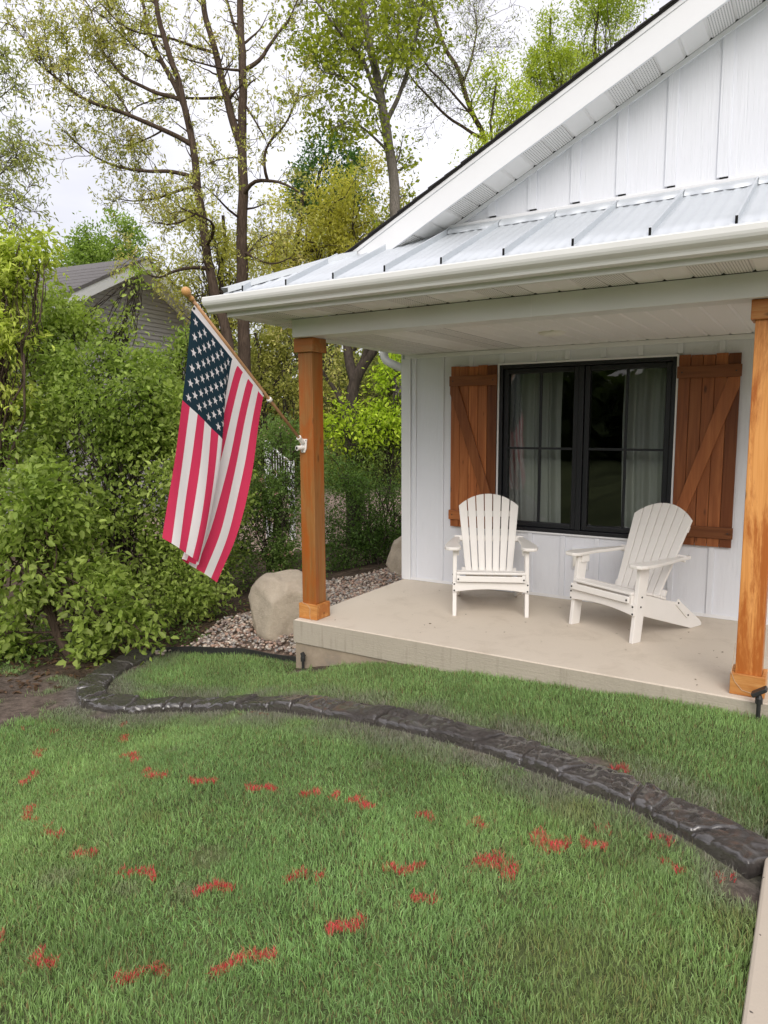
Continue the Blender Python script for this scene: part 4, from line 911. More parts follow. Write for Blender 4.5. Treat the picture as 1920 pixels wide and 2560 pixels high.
class Wood:
    def __init__(s): s.V = []; s.Q = []; s.n = 0
    def tube(s, pts, r0, r1, n):
        pts = np.asarray(pts, float); rad = np.linspace(r0, r1, len(pts)); V, Q = tube_np(pts, rad, n); s.V.append(V); s.Q.append(Q+s.n); s.n += len(V)
    def build(s, name, mat, par, org): return link(name, npmesh(name, np.concatenate(s.V)-org, quads=np.concatenate(s.Q), smooth=True), M[mat], par)
def wander(r, a, d, L, n, wob, trop):
    """polyline from a along d, length L"""
    P = [np.array(a, float)]; d = unit(np.array(d, float)); st = L/n
    for i in range(n):
        d = unit(d+r.normal(0, wob, 3)+np.array([0, 0, trop])); P.append(P[-1]+d*st)
    return np.array(P)
def curve(r, a, b, n, wob, sag=0.0):
    a = np.array(a, float); b = np.array(b, float); t = np.linspace(0, 1, n)[:, None]; L = np.linalg.norm(b-a)
    off = np.cumsum(r.normal(0, 1, (n, 3)), 0); off = off-off[:1]-t*(off[-1:]-off[:1]); P = a+(b-a)*t+off*wob*L/math.sqrt(n)
    P[:, 2] += sag*L*np.sin(np.pi*t[:, 0]); return P
def pick(r, P):
    i = r.integers(0, len(P)-1); f = r.random(); return P[i]*(1-f)+P[i+1]*f, unit(P[i+1]-P[i]), i/(len(P)-1)
def traced_tree(name, label, limbs, twig, leaf, pal, barkm, seed, group=None, cat='tree', sides=9):
    """limbs: (points, r0, r1). Secondary branches, twigs and leaf clusters grow from them"""
    r = np.random.default_rng(seed); base = limbs[0][0][0].copy(); base[2] = float(gz(base[0], base[1])) if base[2] < 1 else base[2]
    t = thing(name, label, cat, base, 0, group); W1 = Wood(); W2 = Wood(); A = []; Ad = []
    done = []
    for pts, r0, r1, nb, bl in limbs:
        P = np.array(pts)
        if done:       # join every limb to the nearest wood already grown
            Dn = np.concatenate(done); j = np.argmin(((Dn-P[0])**2).sum(1)); fade = np.clip(1-np.arange(len(P))/max(1, .6*len(P)), 0, 1)[:, None]; P = P+(Dn[j]-P[0])*fade
        done.append(resample(P, 60))
        L = np.linalg.norm(np.diff(P, axis=0), axis=1).sum(); P = resample(P, max(6, int(L/.12))); P[1:-1] += r.normal(0, .012, P[1:-1].shape)
        for _ in range(2): P[1:-1] = .5*P[1:-1]+.25*(P[:-2]+P[2:])
        W1.tube(P, r0, r1, sides if r0 > .03 else 5)
        for b in range(nb):
            p, d, f = pick(r, P[int(len(P)*.25):]) if nb > 2 else pick(r, P)
            side = unit(np.cross(d, r.normal(0, 1, 3))); bd = unit(d*.55+side*.9+np.array([0, 0, .2])); bl2 = bl*r.uniform(.5, 1.15)
            B_ = wander(r, p, bd, bl2, 7, .22, .05); W2.tube(B_, max(.006, r1*.45), .003, 4)
            for c in range(twig[0]):
                p2, d2, f2 = pick(r, B_[1:]); s2 = unit(np.cross(d2, r.normal(0, 1, 3))); T = wander(r, p2, d2*.6+s2, twig[1]*r.uniform(.5, 1.2), 4, .25, .03); W2.tube(T, .0045, .002, 3)
                for q in (2, 3, 4): A.append(T[q]); Ad.append(unit(T[q]-T[q-1]))
            A.append(B_[-1]); Ad.append(unit(B_[-1]-B_[-2]))
    tr_ = W1.build('trunk', barkm, t, base); W2.build('twigs', barkm, t, base)['kind'] = 'stuff'
    A = np.array(A); Ad = np.array(Ad); k, spread, L, asp, droop, big = leaf; P, d, Nn, LL, WW = clusters(r, A, Ad, k, spread, L, asp, droop)
    link('crown', leafmesh('crown', P, d, Nn, LL, WW, leafcolor(r, P, pal), big, base), M['leaf'], t); return t
def blob_plant(name, label, base, blobs, dist, nleaf, L, asp, pal, barkm, seed, cat='tree', group=None, droop=.25, big=False, trunk_r=.07, clump=9, spread=None, stems=1, shell=.45, flowers=None, trunk=None, hole=.42):
    """crown as ellipsoids given in photo pixels (x, y, rx, ry) at a distance; stems and limbs run from the base into them"""
    r = np.random.default_rng(seed); base = np.array([base[0], base[1], float(gz(base[0], base[1]))-.05]); t = thing(name, label, cat, base, 0, group); W1 = Wood(); E = []
    for bl in blobs:
        px, py, rx, ry = bl[:4]; d = dist+(bl[4] if len(bl) > 4 else 0); c = at(px, py, d); E.append((c, rx*d/FPX, ry*d/FPX))
    vol = np.array([e[1]**1.5*e[2] for e in E]); vol = vol/vol.sum(); A = []; Ad = []
    na = max(20, nleaf//clump)
    FWh = unit(np.array([FW[0], FW[1], 0]))
    mains = []
    for s in range(stems):
        e = E[s % len(E)]; tgt = e[0]+np.array([r.normal(0, e[1]*.25), r.normal(0, e[1]*.25), e[2]*.55]) if stems > 1 else E[0][0]+np.array([0, 0, E[0][2]*.6])
        b0 = base+np.array([r.normal(0, .12), r.normal(0, .12), 0])*(stems > 1)
        Pm = np.array(trunk) if (trunk is not None and s == 0) else curve(r, b0, tgt, 12, .05); Pm = resample(Pm, 24); rr = trunk_r*(1 if s == 0 else .6)
        W1.tube(Pm, rr, rr*.3, 8); mains.append(Pm)
    for ei, (c, rx, rz) in enumerate(E):
        m_ = int(na*vol[ei])+4; u = unit(r.normal(0, 1, (m_*4, 3))); rad = r.random((m_*4, 1))**shell; p = c+(RT*u[:, :1]*rx+FWh*u[:, 1:2]*rx*.9+np.array([0, 0, 1])*u[:, 2:]*rz)*rad*(1+.22*(vnoise(u*2.0+ei*7, 1.6, seed)-.5)[:, None]*2)
        nn = vnoise(p, 1.3/max(.35, rx*.7), seed+5)*.6+vnoise(p, 3.4/max(.35, rx*.7), seed+6)*.4
        k = np.argsort(-(nn+r.random(len(p))*.15))[:m_] if hole > 0 else np.arange(m_); p = p[k]; p = p[p[:, 2] > gz(p[:, 0], p[:, 1])+.03]
        A.append(p); Ad.append(unit(p-c))
        nl = max(5, int(9*vol[ei]*len(E)))
        for q in range(nl):
            Pm = mains[r.integers(0, len(mains))]; tp = p[r.integers(0, len(p))]; j = r.integers(6, 20); lim = curve(r, Pm[j], tp, 10, .10, .06); W1.tube(lim, trunk_r*.32*(1-.6*j/24), .004, 5)
            for z in range(7):
                pt, dd, f = pick(r, lim[3:]); near = p[np.argsort(((p-pt)**2).sum(1))[r.integers(0, 8)]]; W1.tube(curve(r, pt, near, 6, .10), .006, .0022, 3)
    W1.build('trunk', barkm, t, base)
    A = np.concatenate(A); Ad = np.concatenate(Ad); P, d, Nn, LL, WW = clusters(r, A, Ad, clump, spread or L*1.0, L, asp, droop)
    k = P[:, 2] > gz(P[:, 0], P[:, 1])+.02; P, d, Nn, LL, WW = P[k], d[k], Nn[k], LL[k], WW[k]
    link('crown', leafmesh('crown', P, d, Nn, LL, WW, leafcolor(r, P, pal), big, base), M['leaf'], t)
    if flowers:
        nf, fl_, fc = flowers; j = r.integers(0, len(A), nf); out = A[j]-FW*.10+Ad[j]*.05; P, d, Nn, LL, WW = clusters(r, out, Ad[j], 7, .02, fl_, .7, 0)
        link('blossoms', leafmesh('blossoms', P, d, Nn, LL, WW, np.array(fc)*(.7+.5*r.random((len(P), 1))), False, base), M['leaf'], t)
    return t
c1 = lambda *pts: [(x*.5787, y*.5787) for x, y in pts]
def limb(pxs, d, r0, r1, nb=4, bl=.8, dz=0.0, seed=0):
    r = np.random.default_rng(seed+abs(int(pxs[0][0]))); n = len(pxs); off = np.cumsum(r.normal(0, .05 if r0 > .07 else .10, n))+np.linspace(0, dz, n); off -= off[0]
    return (np.array([at(x, y, d+o) for (x, y), o in zip(pxs, off)]), r0, r1, nb, bl)
OAK = [(.20, .21, .045), (.29, .295, .07), (.37, .345, .12), (.24, .18, .07)]
# the pair of oaks behind the eave (trunks and main limbs follow the photo)
dA = 12.5
A_ = [limb(c1((1062, 1900), (1055, 1480), (1045, 1250), (1045, 1000), (1050, 800), (1045, 620), (1050, 480), (1050, 330), (1045, 200), (1040, 100), (1040, -60)), dA, .125, .055, 10, .7),
      limb(c1((1042, 640), (1020, 560), (990, 480), (960, 350), (925, 200), (890, 80), (870, -60)), dA, .075, .045, 10, .8),
      limb(c1((1060, 850), (1080, 800), (1120, 770), (1160, 780), (1200, 780), (1290, 830)), dA, .04, .012, 7, .8, -.8),
      limb(c1((1160, 775), (1145, 720), (1140, 680), (1150, 620), (1230, 550), (1280, 430), (1315, 340)), dA-.4, .03, .008, 12, .7, -.6),
      limb(c1((1060, 310), (1130, 270), (1170, 190), (1220, 130), (1260, 60), (1295, -20)), dA, .04, .012, 12, .7, .5),
      limb(c1((1060, 450), (1110, 530), (1150, 610)), dA, .022, .01, 5, .6), limb(c1((1030, 325), (960, 310), (860, 280), (760, 240)), dA, .026, .008, 8, .7, -.6),
      limb(c1((925, 237), (830, 205), (740, 165), (600, 150), (500, 90), (430, 10)), dA, .03, .008, 16, .7, -.8), limb(c1((945, 425), (850, 435), (720, 425), (600, 450), (520, 520)), dA, .03, .007, 12, .7, .8),
      limb(c1((1060, 1080), (1130, 1120), (1190, 1150), (1260, 1110)), dA, .03, .008, 9, .7, -.7), limb(c1((1050, 950), (980, 900), (930, 840), (880, 800)), dA, .025, .008, 8, .7, -.8), limb(c1((1045, 1130), (1120, 1040), (1200, 1000)), dA, .025, .008, 9, .8, .6), limb(c1((1045, 180), (1010, 100), (985, 20), (965, -60)), dA, .03, .02, 7, .7, .4), limb(c1((1045, 700), (960, 690), (880, 710)), dA, .018, .006, 6, .6, -.5)]
traced_tree('oak_tree', 'tall rough-barked tree with forked trunk just left of the porch roof', A_, (4, .32), (5, .035, .08, .36, .25, False), OAK, 'bark_brown', 51, 'oaks behind the porch')
dB = 12.0
B_ = [limb(c1((1000, 1900), (990, 1480), (930, 1280), (900, 1150), (885, 1000), (860, 850), (845, 700), (825, 600), (800, 480), (770, 350), (730, 230), (690, 100), (660, -60)), dB, .105, .035, 10, .7),
      limb(c1((800, 480), (745, 360), (690, 260), (640, 120), (610, -40)), dB, .05, .025, 8, .8, .5),
      limb(c1((845, 770), (720, 740), (600, 735), (480, 715), (400, 670), (330, 620), (270, 560)), dB, .038, .006, 24, .55, -.8),
      limb(c1((830, 660), (700, 585), (560, 520), (420, 470), (330, 420), (250, 350), (160, 270), (110, 180), (60, 105), (0, 95)), dB, .042, .006, 40, .6, -1.0),
      limb(c1((785, 500), (650, 440), (540, 370), (440, 230), (410, 100), (370, 0)), dB, .036, .008, 30, .65, .6),
      limb(c1((330, 420), (300, 330), (290, 200), (285, 90)), dB-.4, .014, .005, 12, .45), limb(c1((250, 350), (210, 250), (190, 120)), dB-.6, .012, .005, 10, .4),
      limb(c1((865, 820), (780, 830), (680, 860), (580, 870), (500, 860)), dB, .03, .006, 16, .55, .6),
      limb(c1((890, 1080), (925, 1020), (920, 960), (860, 930), (780, 900)), dB, .035, .008, 9, .6, -.7), limb(c1((875, 1165), (800, 1155), (720, 1180), (690, 1210), (640, 1190), (590, 1150)), dB, .035, .006, 10, .55, -.9),
      limb(c1((700, 585), (620, 620), (540, 640), (470, 600)), dB-.3, .018, .005, 12, .5, .4), limb(c1((560, 520), (520, 440), (470, 380), (400, 300), (360, 200)), dB-.5, .018, .005, 16, .55, .5), limb(c1((870, 900), (800, 960), (720, 970), (650, 960)), dB, .022, .006, 10, .55, .7), limb(c1((730, 230), (620, 200), (500, 120), (440, 60)), dB, .02, .006, 14, .6, -.4)]
traced_tree('oak_tree', 'slender leaning tree with long limbs reaching left over the grey house', B_, (4, .30), (5, .032, .076, .36, .25, False), OAK, 'bark_brown', 52, 'oaks behind the porch')
MAPLE = [(.15, .185, .018), (.22, .25, .025), (.28, .30, .05)]
dM = 13.5
Mp = [limb([(1000, 1000), (992, 640), (988, 540), (985, 450), (975, 380), (960, 290), (945, 200), (925, 110), (905, 20), (895, -60)], dM, .135, .065, 14, .9),
      limb([(949, 278), (903, 150), (827, 58), (780, -10)], dM, .05, .015, 26, 1.0, -1.0), limb([(962, 300), (1010, 200), (1040, 90), (1060, -20)], dM, .05, .015, 26, 1.0, -.8), limb([(975, 380), (920, 320), (870, 300), (830, 320)], dM, .03, .01, 16, .8, -1.0),
      limb([(930, 130), (870, 60), (820, -20)], dM, .04, .015, 18, .9, .8), limb([(945, 210), (990, 120), (1000, 10)], dM, .04, .015, 20, .9, .8), limb([(955, 260), (905, 230), (860, 190), (800, 180)], dM, .03, .01, 18, .8, -.6), limb([(905, 20), (960, -60)], dM, .04, .015, 10, .9, .8)]
traced_tree('maple_tree', 'fresh green tree with a grey trunk rising behind the gable', Mp, (5, .4), (4, .06, .10, .6, .3, False), MAPLE, 'bark_grey', 53)
dW = 15.0; c3 = lambda *p: [(1000+x*.5546, y*.5546) for x, y in p]
Wl = [limb(c3((420, 760), (370, 580), (330, 530), (290, 400), (250, 280), (210, 240), (180, 150), (150, 60), (130, -60)), dW, .06, .03, 16, 1.2), limb(c3((370, 580), (260, 440), (120, 300), (60, 180), (20, 60)), dW, .03, .01, 20, 1.0, -.8), limb(c3((290, 400), (330, 260), (350, 120), (330, 20)), dW, .03, .01, 20, 1.0, .6), limb(c3((200, 700), (100, 560), (30, 380), (-20, 220)), dW, .035, .012, 20, 1.0, .5)]
traced_tree('willow_tree', 'thin airy tree with narrow pale leaves left of the gable top', Wl, (6, .5), (4, .06, .09, .24, .5, False), [(.13, .15, .05), (.20, .215, .08), (.26, .27, .12)], 'bark_brown', 54)
YG_ = [(.17, .22, .025), (.26, .31, .035), (.34, .38, .06)]
def bxy(px, d): p = at(px, 1090, d); return (p[0], p[1])
blob_plant('yellow_green_tree', 'lower yellow-green tree in front of the gable roof edge', bxy(1240, 14.2), [(1240, 300, 75, 150), (1290, 280, 60, 70), (1215, 420, 80, 90), (1180, 560, 120, 110)], 14.2, 9000, .085, .4, [(.25, .30, .03), (.33, .38, .04), (.38, .42, .07)], 'bark_dark', 61, droop=.3)
blob_plant('locust_tree', 'tall yellow-green tree with dark stems nearest the gable peak', bxy(1510, 20), [(1500, 60, 95, 130), (1440, 170, 75, 100), (1560, 0, 80, 90)], 20, 10000, .10, .4, YG_, 'bark_dark', 62, trunk_r=.12, hole=.5)
blob_plant('locust_tree', 'yellow-green tree with open crown second from the gable peak', bxy(1370, 18), [(1375, 110, 70, 100), (1340, 200, 85, 90), (1410, 220, 80, 90), (1330, 330, 90, 100)], 18, 11000, .095, .4, YG_, 'bark_dark', 63, trunk_r=.10)
blob_plant('evergreen_tree', 'dark green tree rising behind the olive oak crown', bxy(830, 24), [(830, 420, 75, 80), (800, 480, 90, 80), (880, 470, 70, 70)], 24, 8000, .15, .5, [(.035, .075, .02), (.06, .115, .03), (.09, .15, .045)], 'bark_dark', 64, trunk_r=.14)
OL = [(.29, .275, .05), (.40, .375, .075), (.48, .44, .12)]
blob_plant('olive_oak_tree', 'broad olive-yellow tree between the twin trunks and the gable', bxy(790, 17), [(760, 560, 130, 130), (860, 520, 110, 110), (690, 640, 120, 110), (930, 470, 90, 90), (960, 600, 110, 120), (820, 680, 150, 110)], 17, 24000, .10, .42, OL, 'bark_dark', 65, trunk_r=.15, hole=.5)
blob_plant('olive_oak_tree', 'olive tree behind the lower half of the twin trunks', bxy(560, 16), [(560, 620, 100, 130), (480, 560, 80, 80), (560, 760, 120, 100), (640, 780, 130, 110), (450, 680, 70, 90)], 16, 15000, .09, .42, [(.24, .245, .05), (.33, .32, .07), (.40, .38, .12)], 'bark_dark', 66, trunk_r=.12)
blob_plant('background_tree', 'rounded mid-green tree behind the grey house roof', bxy(230, 24), [(215, 620, 70, 70), (300, 610, 60, 75), (260, 680, 120, 60), (310, 560, 22, 40)], 24, 9000, .14, .5, [(.11, .17, .03), (.17, .24, .045), (.22, .29, .07)], 'bark_dark', 67, trunk_r=.13)
# dark forked trunk seen between post and wall, with the growth round it
dT = 11.0
Tr = [limb([(885, 1360), (882, 1150), (878, 1060), (880, 980), (895, 930), (920, 890), (950, 850), (990, 790)], dT, .13, .07, 5, .7), limb([(885, 950), (875, 910), (868, 870), (850, 800), (830, 740)], dT, .085, .05, 5, .7, .5), limb([(905, 915), (925, 860), (930, 790)], dT, .05, .03, 5, .7, -.4), limb([(820, 1130), (815, 1000), (800, 940), (780, 880)], dT+.8, .05, .02, 8, .7)]
traced_tree('oak_tree', 'dark forked trunk seen between the left post and the house wall', Tr, (5, .35), (4, .05, .085, .4, .25, False), OAK, 'bark_dark', 55, 'oaks behind the porch')
GR = [(.095, .14, .026), (.152, .21, .040), (.21, .27, .058), (.27, .325, .09)]
DG = [(.065, .115, .028), (.105, .165, .04), (.15, .21, .06)]
LIME = [(.20, .30, .015), (.29, .38, .025), (.36, .43, .05)]
# hedge of shrubs at the left
blob_plant('dogwood_shrub', 'big-leaved shrub with a leaning trunk at the left edge beside the curb', ong(205, 1690)[:2], [(80, 1270, 150, 120), (40, 1420, 120, 100), (230, 1470, 90, 70), (340, 1560, 85, 55), (250, 1600, 70, 55), (10, 1600, 80, 80, .2)], 6.0, 7600, .075, .58, GR, 'bark_brown', 71, 'shrub', 'shrubs along the left side', big=True, trunk_r=.05, clump=7, trunk=[at(210, 1690, 6.2), at(150, 1600, 6.2), at(110, 1500, 6.1), at(60, 1400, 6.0), at(40, 1300, 6.0)], spread=.075)
blob_plant('tall_shrub', 'tall dense green shrub in the middle of the left hedge', bxy(300, 7.0), [(300, 1010, 170, 150), (190, 1120, 160, 160), (380, 1180, 130, 160), (290, 1320, 150, 140), (420, 1380, 100, 110), (200, 920, 110, 90), (340, 930, 70, 60)], 7.0, 23000, .060, .55, GR, 'bark_dark', 72, 'shrub', 'shrubs along the left side', big=True, stems=5, trunk_r=.03, clump=8, spread=.07)
blob_plant('tall_shrub', 'green shrub behind the flag at the right end of the left hedge', bxy(470, 7.8), [(450, 960, 90, 120), (480, 1120, 100, 140), (440, 890, 45, 60), (520, 1300, 100, 130), (470, 1470, 110, 90, -.9), (560, 1180, 80, 120, .4)], 7.8, 14000, .058, .55, GR, 'bark_dark', 73, 'shrub', 'shrubs along the left side', big=True, stems=5, trunk_r=.028, clump=8, spread=.07)
blob_plant('tall_shrub', 'light green shrub against the grey house wall at the upper left', bxy(180, 8.2), [(150, 820, 110, 110), (60, 960, 120, 130), (220, 830, 55, 60), (90, 1080, 130, 100), (320, 800, 30, 50), (345, 695, 24, 30)], 8.2, 12000, .065, .55, [(.14, .19, .03), (.20, .26, .045), (.26, .32, .08)], 'bark_dark', 74, 'shrub', 'shrubs along the left side', big=True, stems=5, trunk_r=.028, clump=7, spread=.08)
blob_plant('boxelder_tree', 'yellow-green drooping tree cut by the left edge', bxy(-60, 6.8), [(0, 700, 90, 100), (20, 850, 70, 90), (-40, 560, 70, 90), (90, 640, 50, 60), (30, 980, 50, 50)], 6.8, 5200, .085, .36, [(.26, .31, .045), (.34, .385, .07), (.42, .45, .12)], 'bark_brown', 75, 'tree', None, big=True, droop=.7, trunk_r=.06, clump=6, spread=.08)
El = [limb([(-90, 900), (-80, 600), (-75, 300), (-70, 0), (-70, -100)], 9, .06, .04, 8, .6), limb([(-75, 300), (-20, 260), (20, 240), (40, 200)], 9, .015, .004, 9, .3), limb([(-75, 420), (-10, 400), (30, 380), (60, 360)], 9, .015, .004, 9, .3), limb([(-80, 600), (-20, 540), (40, 510), (70, 480)], 9, .015, .004, 12, .35), limb([(-80, 180), (-20, 150), (20, 130)], 9, .014, .004, 8, .3), limb([(-80, 520), (0, 440), (40, 400), (55, 330)], 9, .015, .004, 12, .35)]
traced_tree('ash_tree', 'thin leafy branches reaching in at the upper left edge', El, (4, .3), (4, .05, .075, .3, .4, True), [(.17, .20, .05), (.24, .26, .08), (.30, .31, .12)], 'bark_grey', 56)
blob_plant('honeysuckle_shrub', 'dark green shrub with small pale pink blossoms behind the boulder', bxy(650, 8.6), [(690, 1120, 75, 75), (650, 1260, 110, 110), (690, 1380, 120, 110), (610, 1400, 90, 110), (740, 1200, 90, 110), (690, 1130, 90, 90)], 8.8, 20000, .042, .5, DG, 'bark_dark', 76, 'shrub', 'shrubs behind the porch', stems=5, trunk_r=.02, clump=9, spread=.06, flowers=(110, .026, (.62, .34, .33)))
blob_plant('mixed_shrub', 'fine-leaved dark green shrub between the post and the wall', bxy(920, 9.8), [(900, 1330, 110, 110), (970, 1250, 90, 120), (850, 1230, 90, 110), (930, 1390, 110, 70), (1010, 1340, 70, 110)], 9.8, 17000, .045, .42, [(.04, .08, .016), (.07, .125, .025), (.10, .16, .04)], 'bark_dark', 77, 'shrub', 'shrubs behind the porch', stems=6, trunk_r=.02, clump=9, spread=.07)
blob_plant('mixed_shrub', 'mid-green feathery shrub above the dark one beside the wall', bxy(930, 10.6), [(920, 1150, 120, 90), (990, 1130, 80, 100), (850, 1120, 70, 90)], 10.6, 9000, .05, .35, [(.10, .15, .03), (.15, .21, .045), (.19, .25, .06)], 'bark_dark', 78, 'shrub', 'shrubs behind the porch', stems=6, trunk_r=.02, clump=9, spread=.08)
blob_plant('lime_shrub', 'bright lime-green sapling beside the house wall', bxy(980, 10.2), [(985, 990, 60, 90), (870, 1040, 60, 50), (920, 1090, 80, 45), (985, 1070, 60, 60), (1010, 900, 45, 70), (840, 1070, 40, 40)], 10.2, 3600, .075, .5, LIME, 'bark_dark', 79, 'shrub', 'shrubs behind the porch', big=True, stems=4, trunk_r=.018, clump=6, spread=.09, droop=.5)
blob_plant('understory_tree', 'olive-green understory tree seen under the eave left of the post', bxy(680, 13), [(640, 900, 110, 110), (720, 960, 110, 120), (620, 1030, 90, 100), (800, 880, 110, 100), (720, 830, 110, 70)], 13.5, 17000, .075, .42, [(.17, .18, .04), (.24, .24, .055), (.32, .30, .09)], 'bark_dark', 80, trunk_r=.08)
blob_plant('understory_tree', 'dark understory tree filling the gap beside the forked trunk', bxy(900, 15), [(880, 920, 150, 110), (960, 1000, 130, 120), (820, 1040, 140, 120), (900, 1150, 170, 100)], 15, 15000, .085, .42, [(.09, .105, .022), (.14, .155, .035), (.20, .20, .055)], 'bark_dark', 81, trunk_r=.09)
# leafy weeds at the foot of the hedge
rw = np.random.default_rng(88)
Pw = np.array([ong(a, b) for a, b in zip(rw.uniform(0, 640, 380), rw.uniform(1530, 1700, 380))]); kk = ~inpoly(Pw[:, 0], Pw[:, 1], GRAVEL) & ~inpoly(Pw[:, 0], Pw[:, 1], BEDG) & (curbdist(Pw[:, 0], Pw[:, 1]) > .3) & ((Pw[:, 1] > -.75) | (Pw[:, 0] < -1.9))
Pw = Pw[kk]; P, d, Nn, LL, WW = clusters(rw, Pw+np.array([0, 0, .05]), np.tile([0, 0, .5], (len(Pw), 1)), 9, .06, .05, .5, .1); P[:, 2] = np.maximum(P[:, 2], gz(P[:, 0], P[:, 1])+.005)
tag(link('ground_cover', leafmesh('ground_cover', P, d, Nn, LL, WW, leafcolor(rw, P, DG), False, np.zeros(3)), M['leaf']), 'low weeds under the hedge at the left', 'weeds', kind='stuff')
# dry leaves on the soil below the hedge
Pl = np.array([ong(a, b) for a, b in zip(rw.uniform(-40, 700, 1500), rw.uniform(1500, 1790, 1500))]); kk = ~inpoly(Pl[:, 0], Pl[:, 1], GRAVEL) & ~inpoly(Pl[:, 0], Pl[:, 1], BEDG) & (curbdist(Pl[:, 0], Pl[:, 1]) > .17) & ~((Pl[:, 1] < -1.25) & (Pl[:, 0] > -1.5)); Pl = Pl[kk]
n = len(Pl); tag(link('leaf_litter', leafmesh('leaf_litter', Pl+np.array([0, 0, .012]), rw.normal(0, 1, (n, 3))*np.array([1, 1, .25]), rw.normal(0, .3, (n, 3))+np.array([0, 0, 1]), rw.uniform(.03, .07, n), rw.uniform(.02, .04, n), np.array([.19, .115, .07])*(.5+.8*rw.random((n, 1))), True, np.zeros(3)), M['leaf']), 'dry brown leaves on the soil below the hedge', 'leaf litter', kind='stuff')
# leaf bits blown onto the porch slab
n = 34; lx = rw.uniform(.15, 3.1, n); ly = rw.uniform(.05, 1.6, n)
tag(link('porch_litter', leafmesh('porch_litter', np.column_stack([lx, ly, np.full(n, .0025)]), rw.normal(0, 1, (n, 3))*np.array([1, 1, .12]), rw.normal(0, .15, (n, 3))+np.array([0, 0, 1]), rw.uniform(.008, .028, n), rw.uniform(.005, .013, n), np.array([.15, .10, .06])*(.4+.8*rw.random((n, 1))), False, np.zeros(3)), M['leaf']), 'dry leaf bits scattered on the porch slab', 'leaf litter', kind='stuff')
# far wood closing the view, also all round behind the camera (it shows in the window)
rf = np.random.default_rng(91)
def farwood(name, label, az0, az1, d0, d1, h, n, size, pal, cent=(0, 0)):
    az = rf.uniform(az0, az1, n); dd = rf.uniform(d0, d1, n); hx = h*(.55+.6*vnoise(np.column_stack([az*14, dd*.1]), 1, 7)); zz = -.4+hx*rf.random(n)**.8
    P = np.column_stack([cent[0]+dd*np.cos(az), cent[1]+dd*np.sin(az), zz]); d = rf.normal(0, 1, (n, 3)); Nn = rf.normal(0, .6, (n, 3))+np.array([0, 0, .5]); LL = size*rf.uniform(.6, 1.3, n)
    tag(link(name, leafmesh(name, P, d, Nn, LL, LL*.7, leafcolor(rf, P, pal), False, np.zeros(3)), M['leaf']), label, 'wood', kind='stuff')
farwood('far_wood', 'far-off green wood closing the view behind the trees', math.radians(96), math.radians(172), 24, 34, 5.6, 26000, .42, [(.06, .085, .02), (.10, .13, .03), (.15, .17, .045)], (3.5, -4.4))
farwood('far_wood', 'dark wood across the street, mirrored in the window', math.radians(186), math.radians(352), 30, 42, 6.5, 20000, 1.1, [(.03, .045, .012), (.05, .07, .02), (.07, .09, .03)], (1.5, 0))

# ---------------------------------------------------------------- the grey neighbour house
ph = math.radians(98); gdir = np.array([math.cos(ph), math.sin(ph), 0]); back = np.array([-math.sin(ph), math.cos(ph), 0]); apex = at(370, 648, 16.0); hw = 4.4; rise = .50; org = np.array([apex[0], apex[1], -.5])
nh = thing('neighbour_house', 'grey lap-sided house with a low gable roof behind the hedge', 'house', org)
NB = lambda mb, nm, mt, par=None, **k: mb.build(nm, M[mt], par or nh, org, **k)
ez = apex[2]-hw*rise
def nb(g, b, z): return apex*np.array([1, 1, 0])+gdir*g+back*b+np.array([0, 0, z])
m = MB(); za, zb = -.5, ez-.12
pts = [(-hw+.35, za), (hw-.35, za), (hw-.35, ez-.02), (0, apex[2]-.2), (-hw+.35, ez-.02)]
m.add([nb(g, .5, z) for g, z in pts]+[nb(g, 9, z) for g, z in pts], [(0, 1, 2, 3, 4), (9, 8, 7, 6, 5)]+[(i, i+5, (i+1) % 5+5, (i+1) % 5) for i in range(5)]); nw = NB(m, 'wall', 'lap_siding')
z = -.1
while z < apex[2]-.35:
    h_ = .098; wt = min(hw-.35, (apex[2]-.2-(z+h_))/rise); wb_ = min(hw-.35, (apex[2]-.2-z)/rise)
    if wt > .05:
        NB(MB().hexa([nb(-wb_, .474, z), nb(wb_, .474, z), nb(wb_, .499, z), nb(-wb_, .499, z)], [nb(-wt, .492, z+h_), nb(wt, .492, z+h_), nb(wt, .499, z+h_), nb(-wt, .499, z+h_)]), 'siding_board', 'lap_siding', nw)
    z += h_+.002
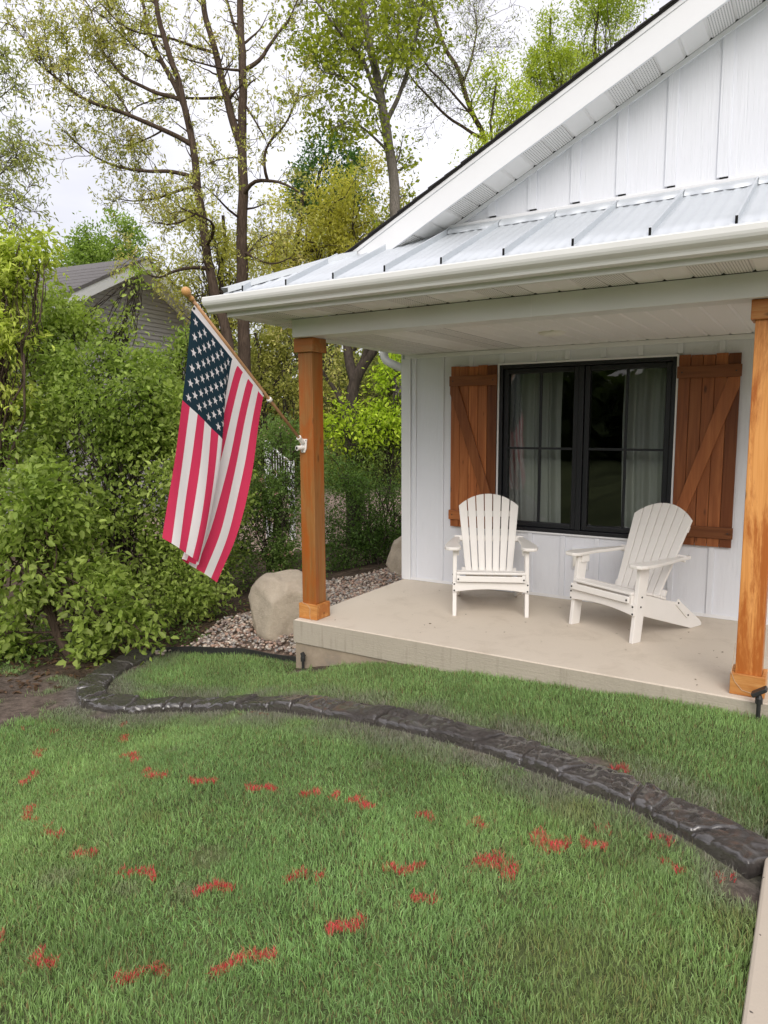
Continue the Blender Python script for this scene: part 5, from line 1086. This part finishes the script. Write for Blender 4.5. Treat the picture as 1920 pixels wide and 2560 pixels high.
for s in (-1, 1):
    rf_ = NB(MB().hexa([nb(0, .0, apex[2]), nb(s*hw, 0, ez), nb(s*hw, 9.4, ez), nb(0, 9.4, apex[2])], [nb(0, .0, apex[2]+.06), nb(s*hw, 0, ez+.06), nb(s*hw, 9.4, ez+.06), nb(0, 9.4, apex[2]+.06)]), 'roof', 'grey_shingle')
    NB(MB().hexa([nb(0, .012, apex[2]-.22), nb(s*hw, .012, ez-.22), nb(s*hw, .04, ez-.22), nb(0, .04, apex[2]-.22)], [nb(0, .012, apex[2]-.002), nb(s*hw, .012, ez-.002), nb(s*hw, .04, ez-.002), nb(0, .04, apex[2]-.002)]), 'rake_board', 'trim_white', rf_)
    NB(MB().hexa([nb(0, .041, apex[2]-.2), nb(s*hw, .041, ez-.2), nb(s*hw, .473, ez-.2), nb(0, .473, apex[2]-.2)], [nb(0, .041, apex[2]-.18), nb(s*hw, .041, ez-.18), nb(s*hw, .473, ez-.18), nb(0, .473, apex[2]-.18)]), 'rake_soffit', 'trim_white', rf_)
    for c in range(1, 16):
        t0 = c/16
        NB(MB().hexa([nb(s*hw*t0, .0, apex[2]-hw*rise*t0+.062), nb(s*hw*(t0+.07), 0, apex[2]-hw*rise*(t0+.07)+.0605), nb(s*hw*(t0+.07), 9.4, apex[2]-hw*rise*(t0+.07)+.0605), nb(s*hw*t0, 9.4, apex[2]-hw*rise*t0+.062)],
                     [nb(s*hw*t0, .0, apex[2]-hw*rise*t0+.066), nb(s*hw*(t0+.07), 0, apex[2]-hw*rise*(t0+.07)+.078), nb(s*hw*(t0+.07), 9.4, apex[2]-hw*rise*(t0+.07)+.078), nb(s*hw*t0, 9.4, apex[2]-hw*rise*t0+.066)]), 'shingle_course', 'grey_shingle', rf_)
# its white stair railing glimpsed behind the flag
p0 = at(668, 1108, 12.6); p1 = at(728, 1158, 12.6); p2 = at(648, 1100, 12.2)
sr = thing('stair_railing', 'white stair railing glimpsed through leaves right of the flag', 'railing', (p1[0], p1[1], float(gz(p1[0], p1[1]))))
so2 = np.array(sr.location)
MB().tube([p0, p1], .022, 6).build('handrail', M['trim_white'], sr, so2); MB().tube([p0-np.array([0, 0, .5]), p1-np.array([0, 0, .5])], .02, 6).build('bottom_rail', M['trim_white'], sr, so2)
for k in range(9):
    p = p0+(p1-p0)*(k+.3)/9; MB().tube([p, p-np.array([0, 0, .5])], .006, 5).build('baluster', M['trim_white'], sr, so2)
for p in (p0, p1): MB().box(p[0]-.04, p[0]+.04, p[1]-.04, p[1]+.04, float(gz(p[0], p[1]))-.05, p[2]+.05).build('newel_post', M['trim_white'], sr, so2)
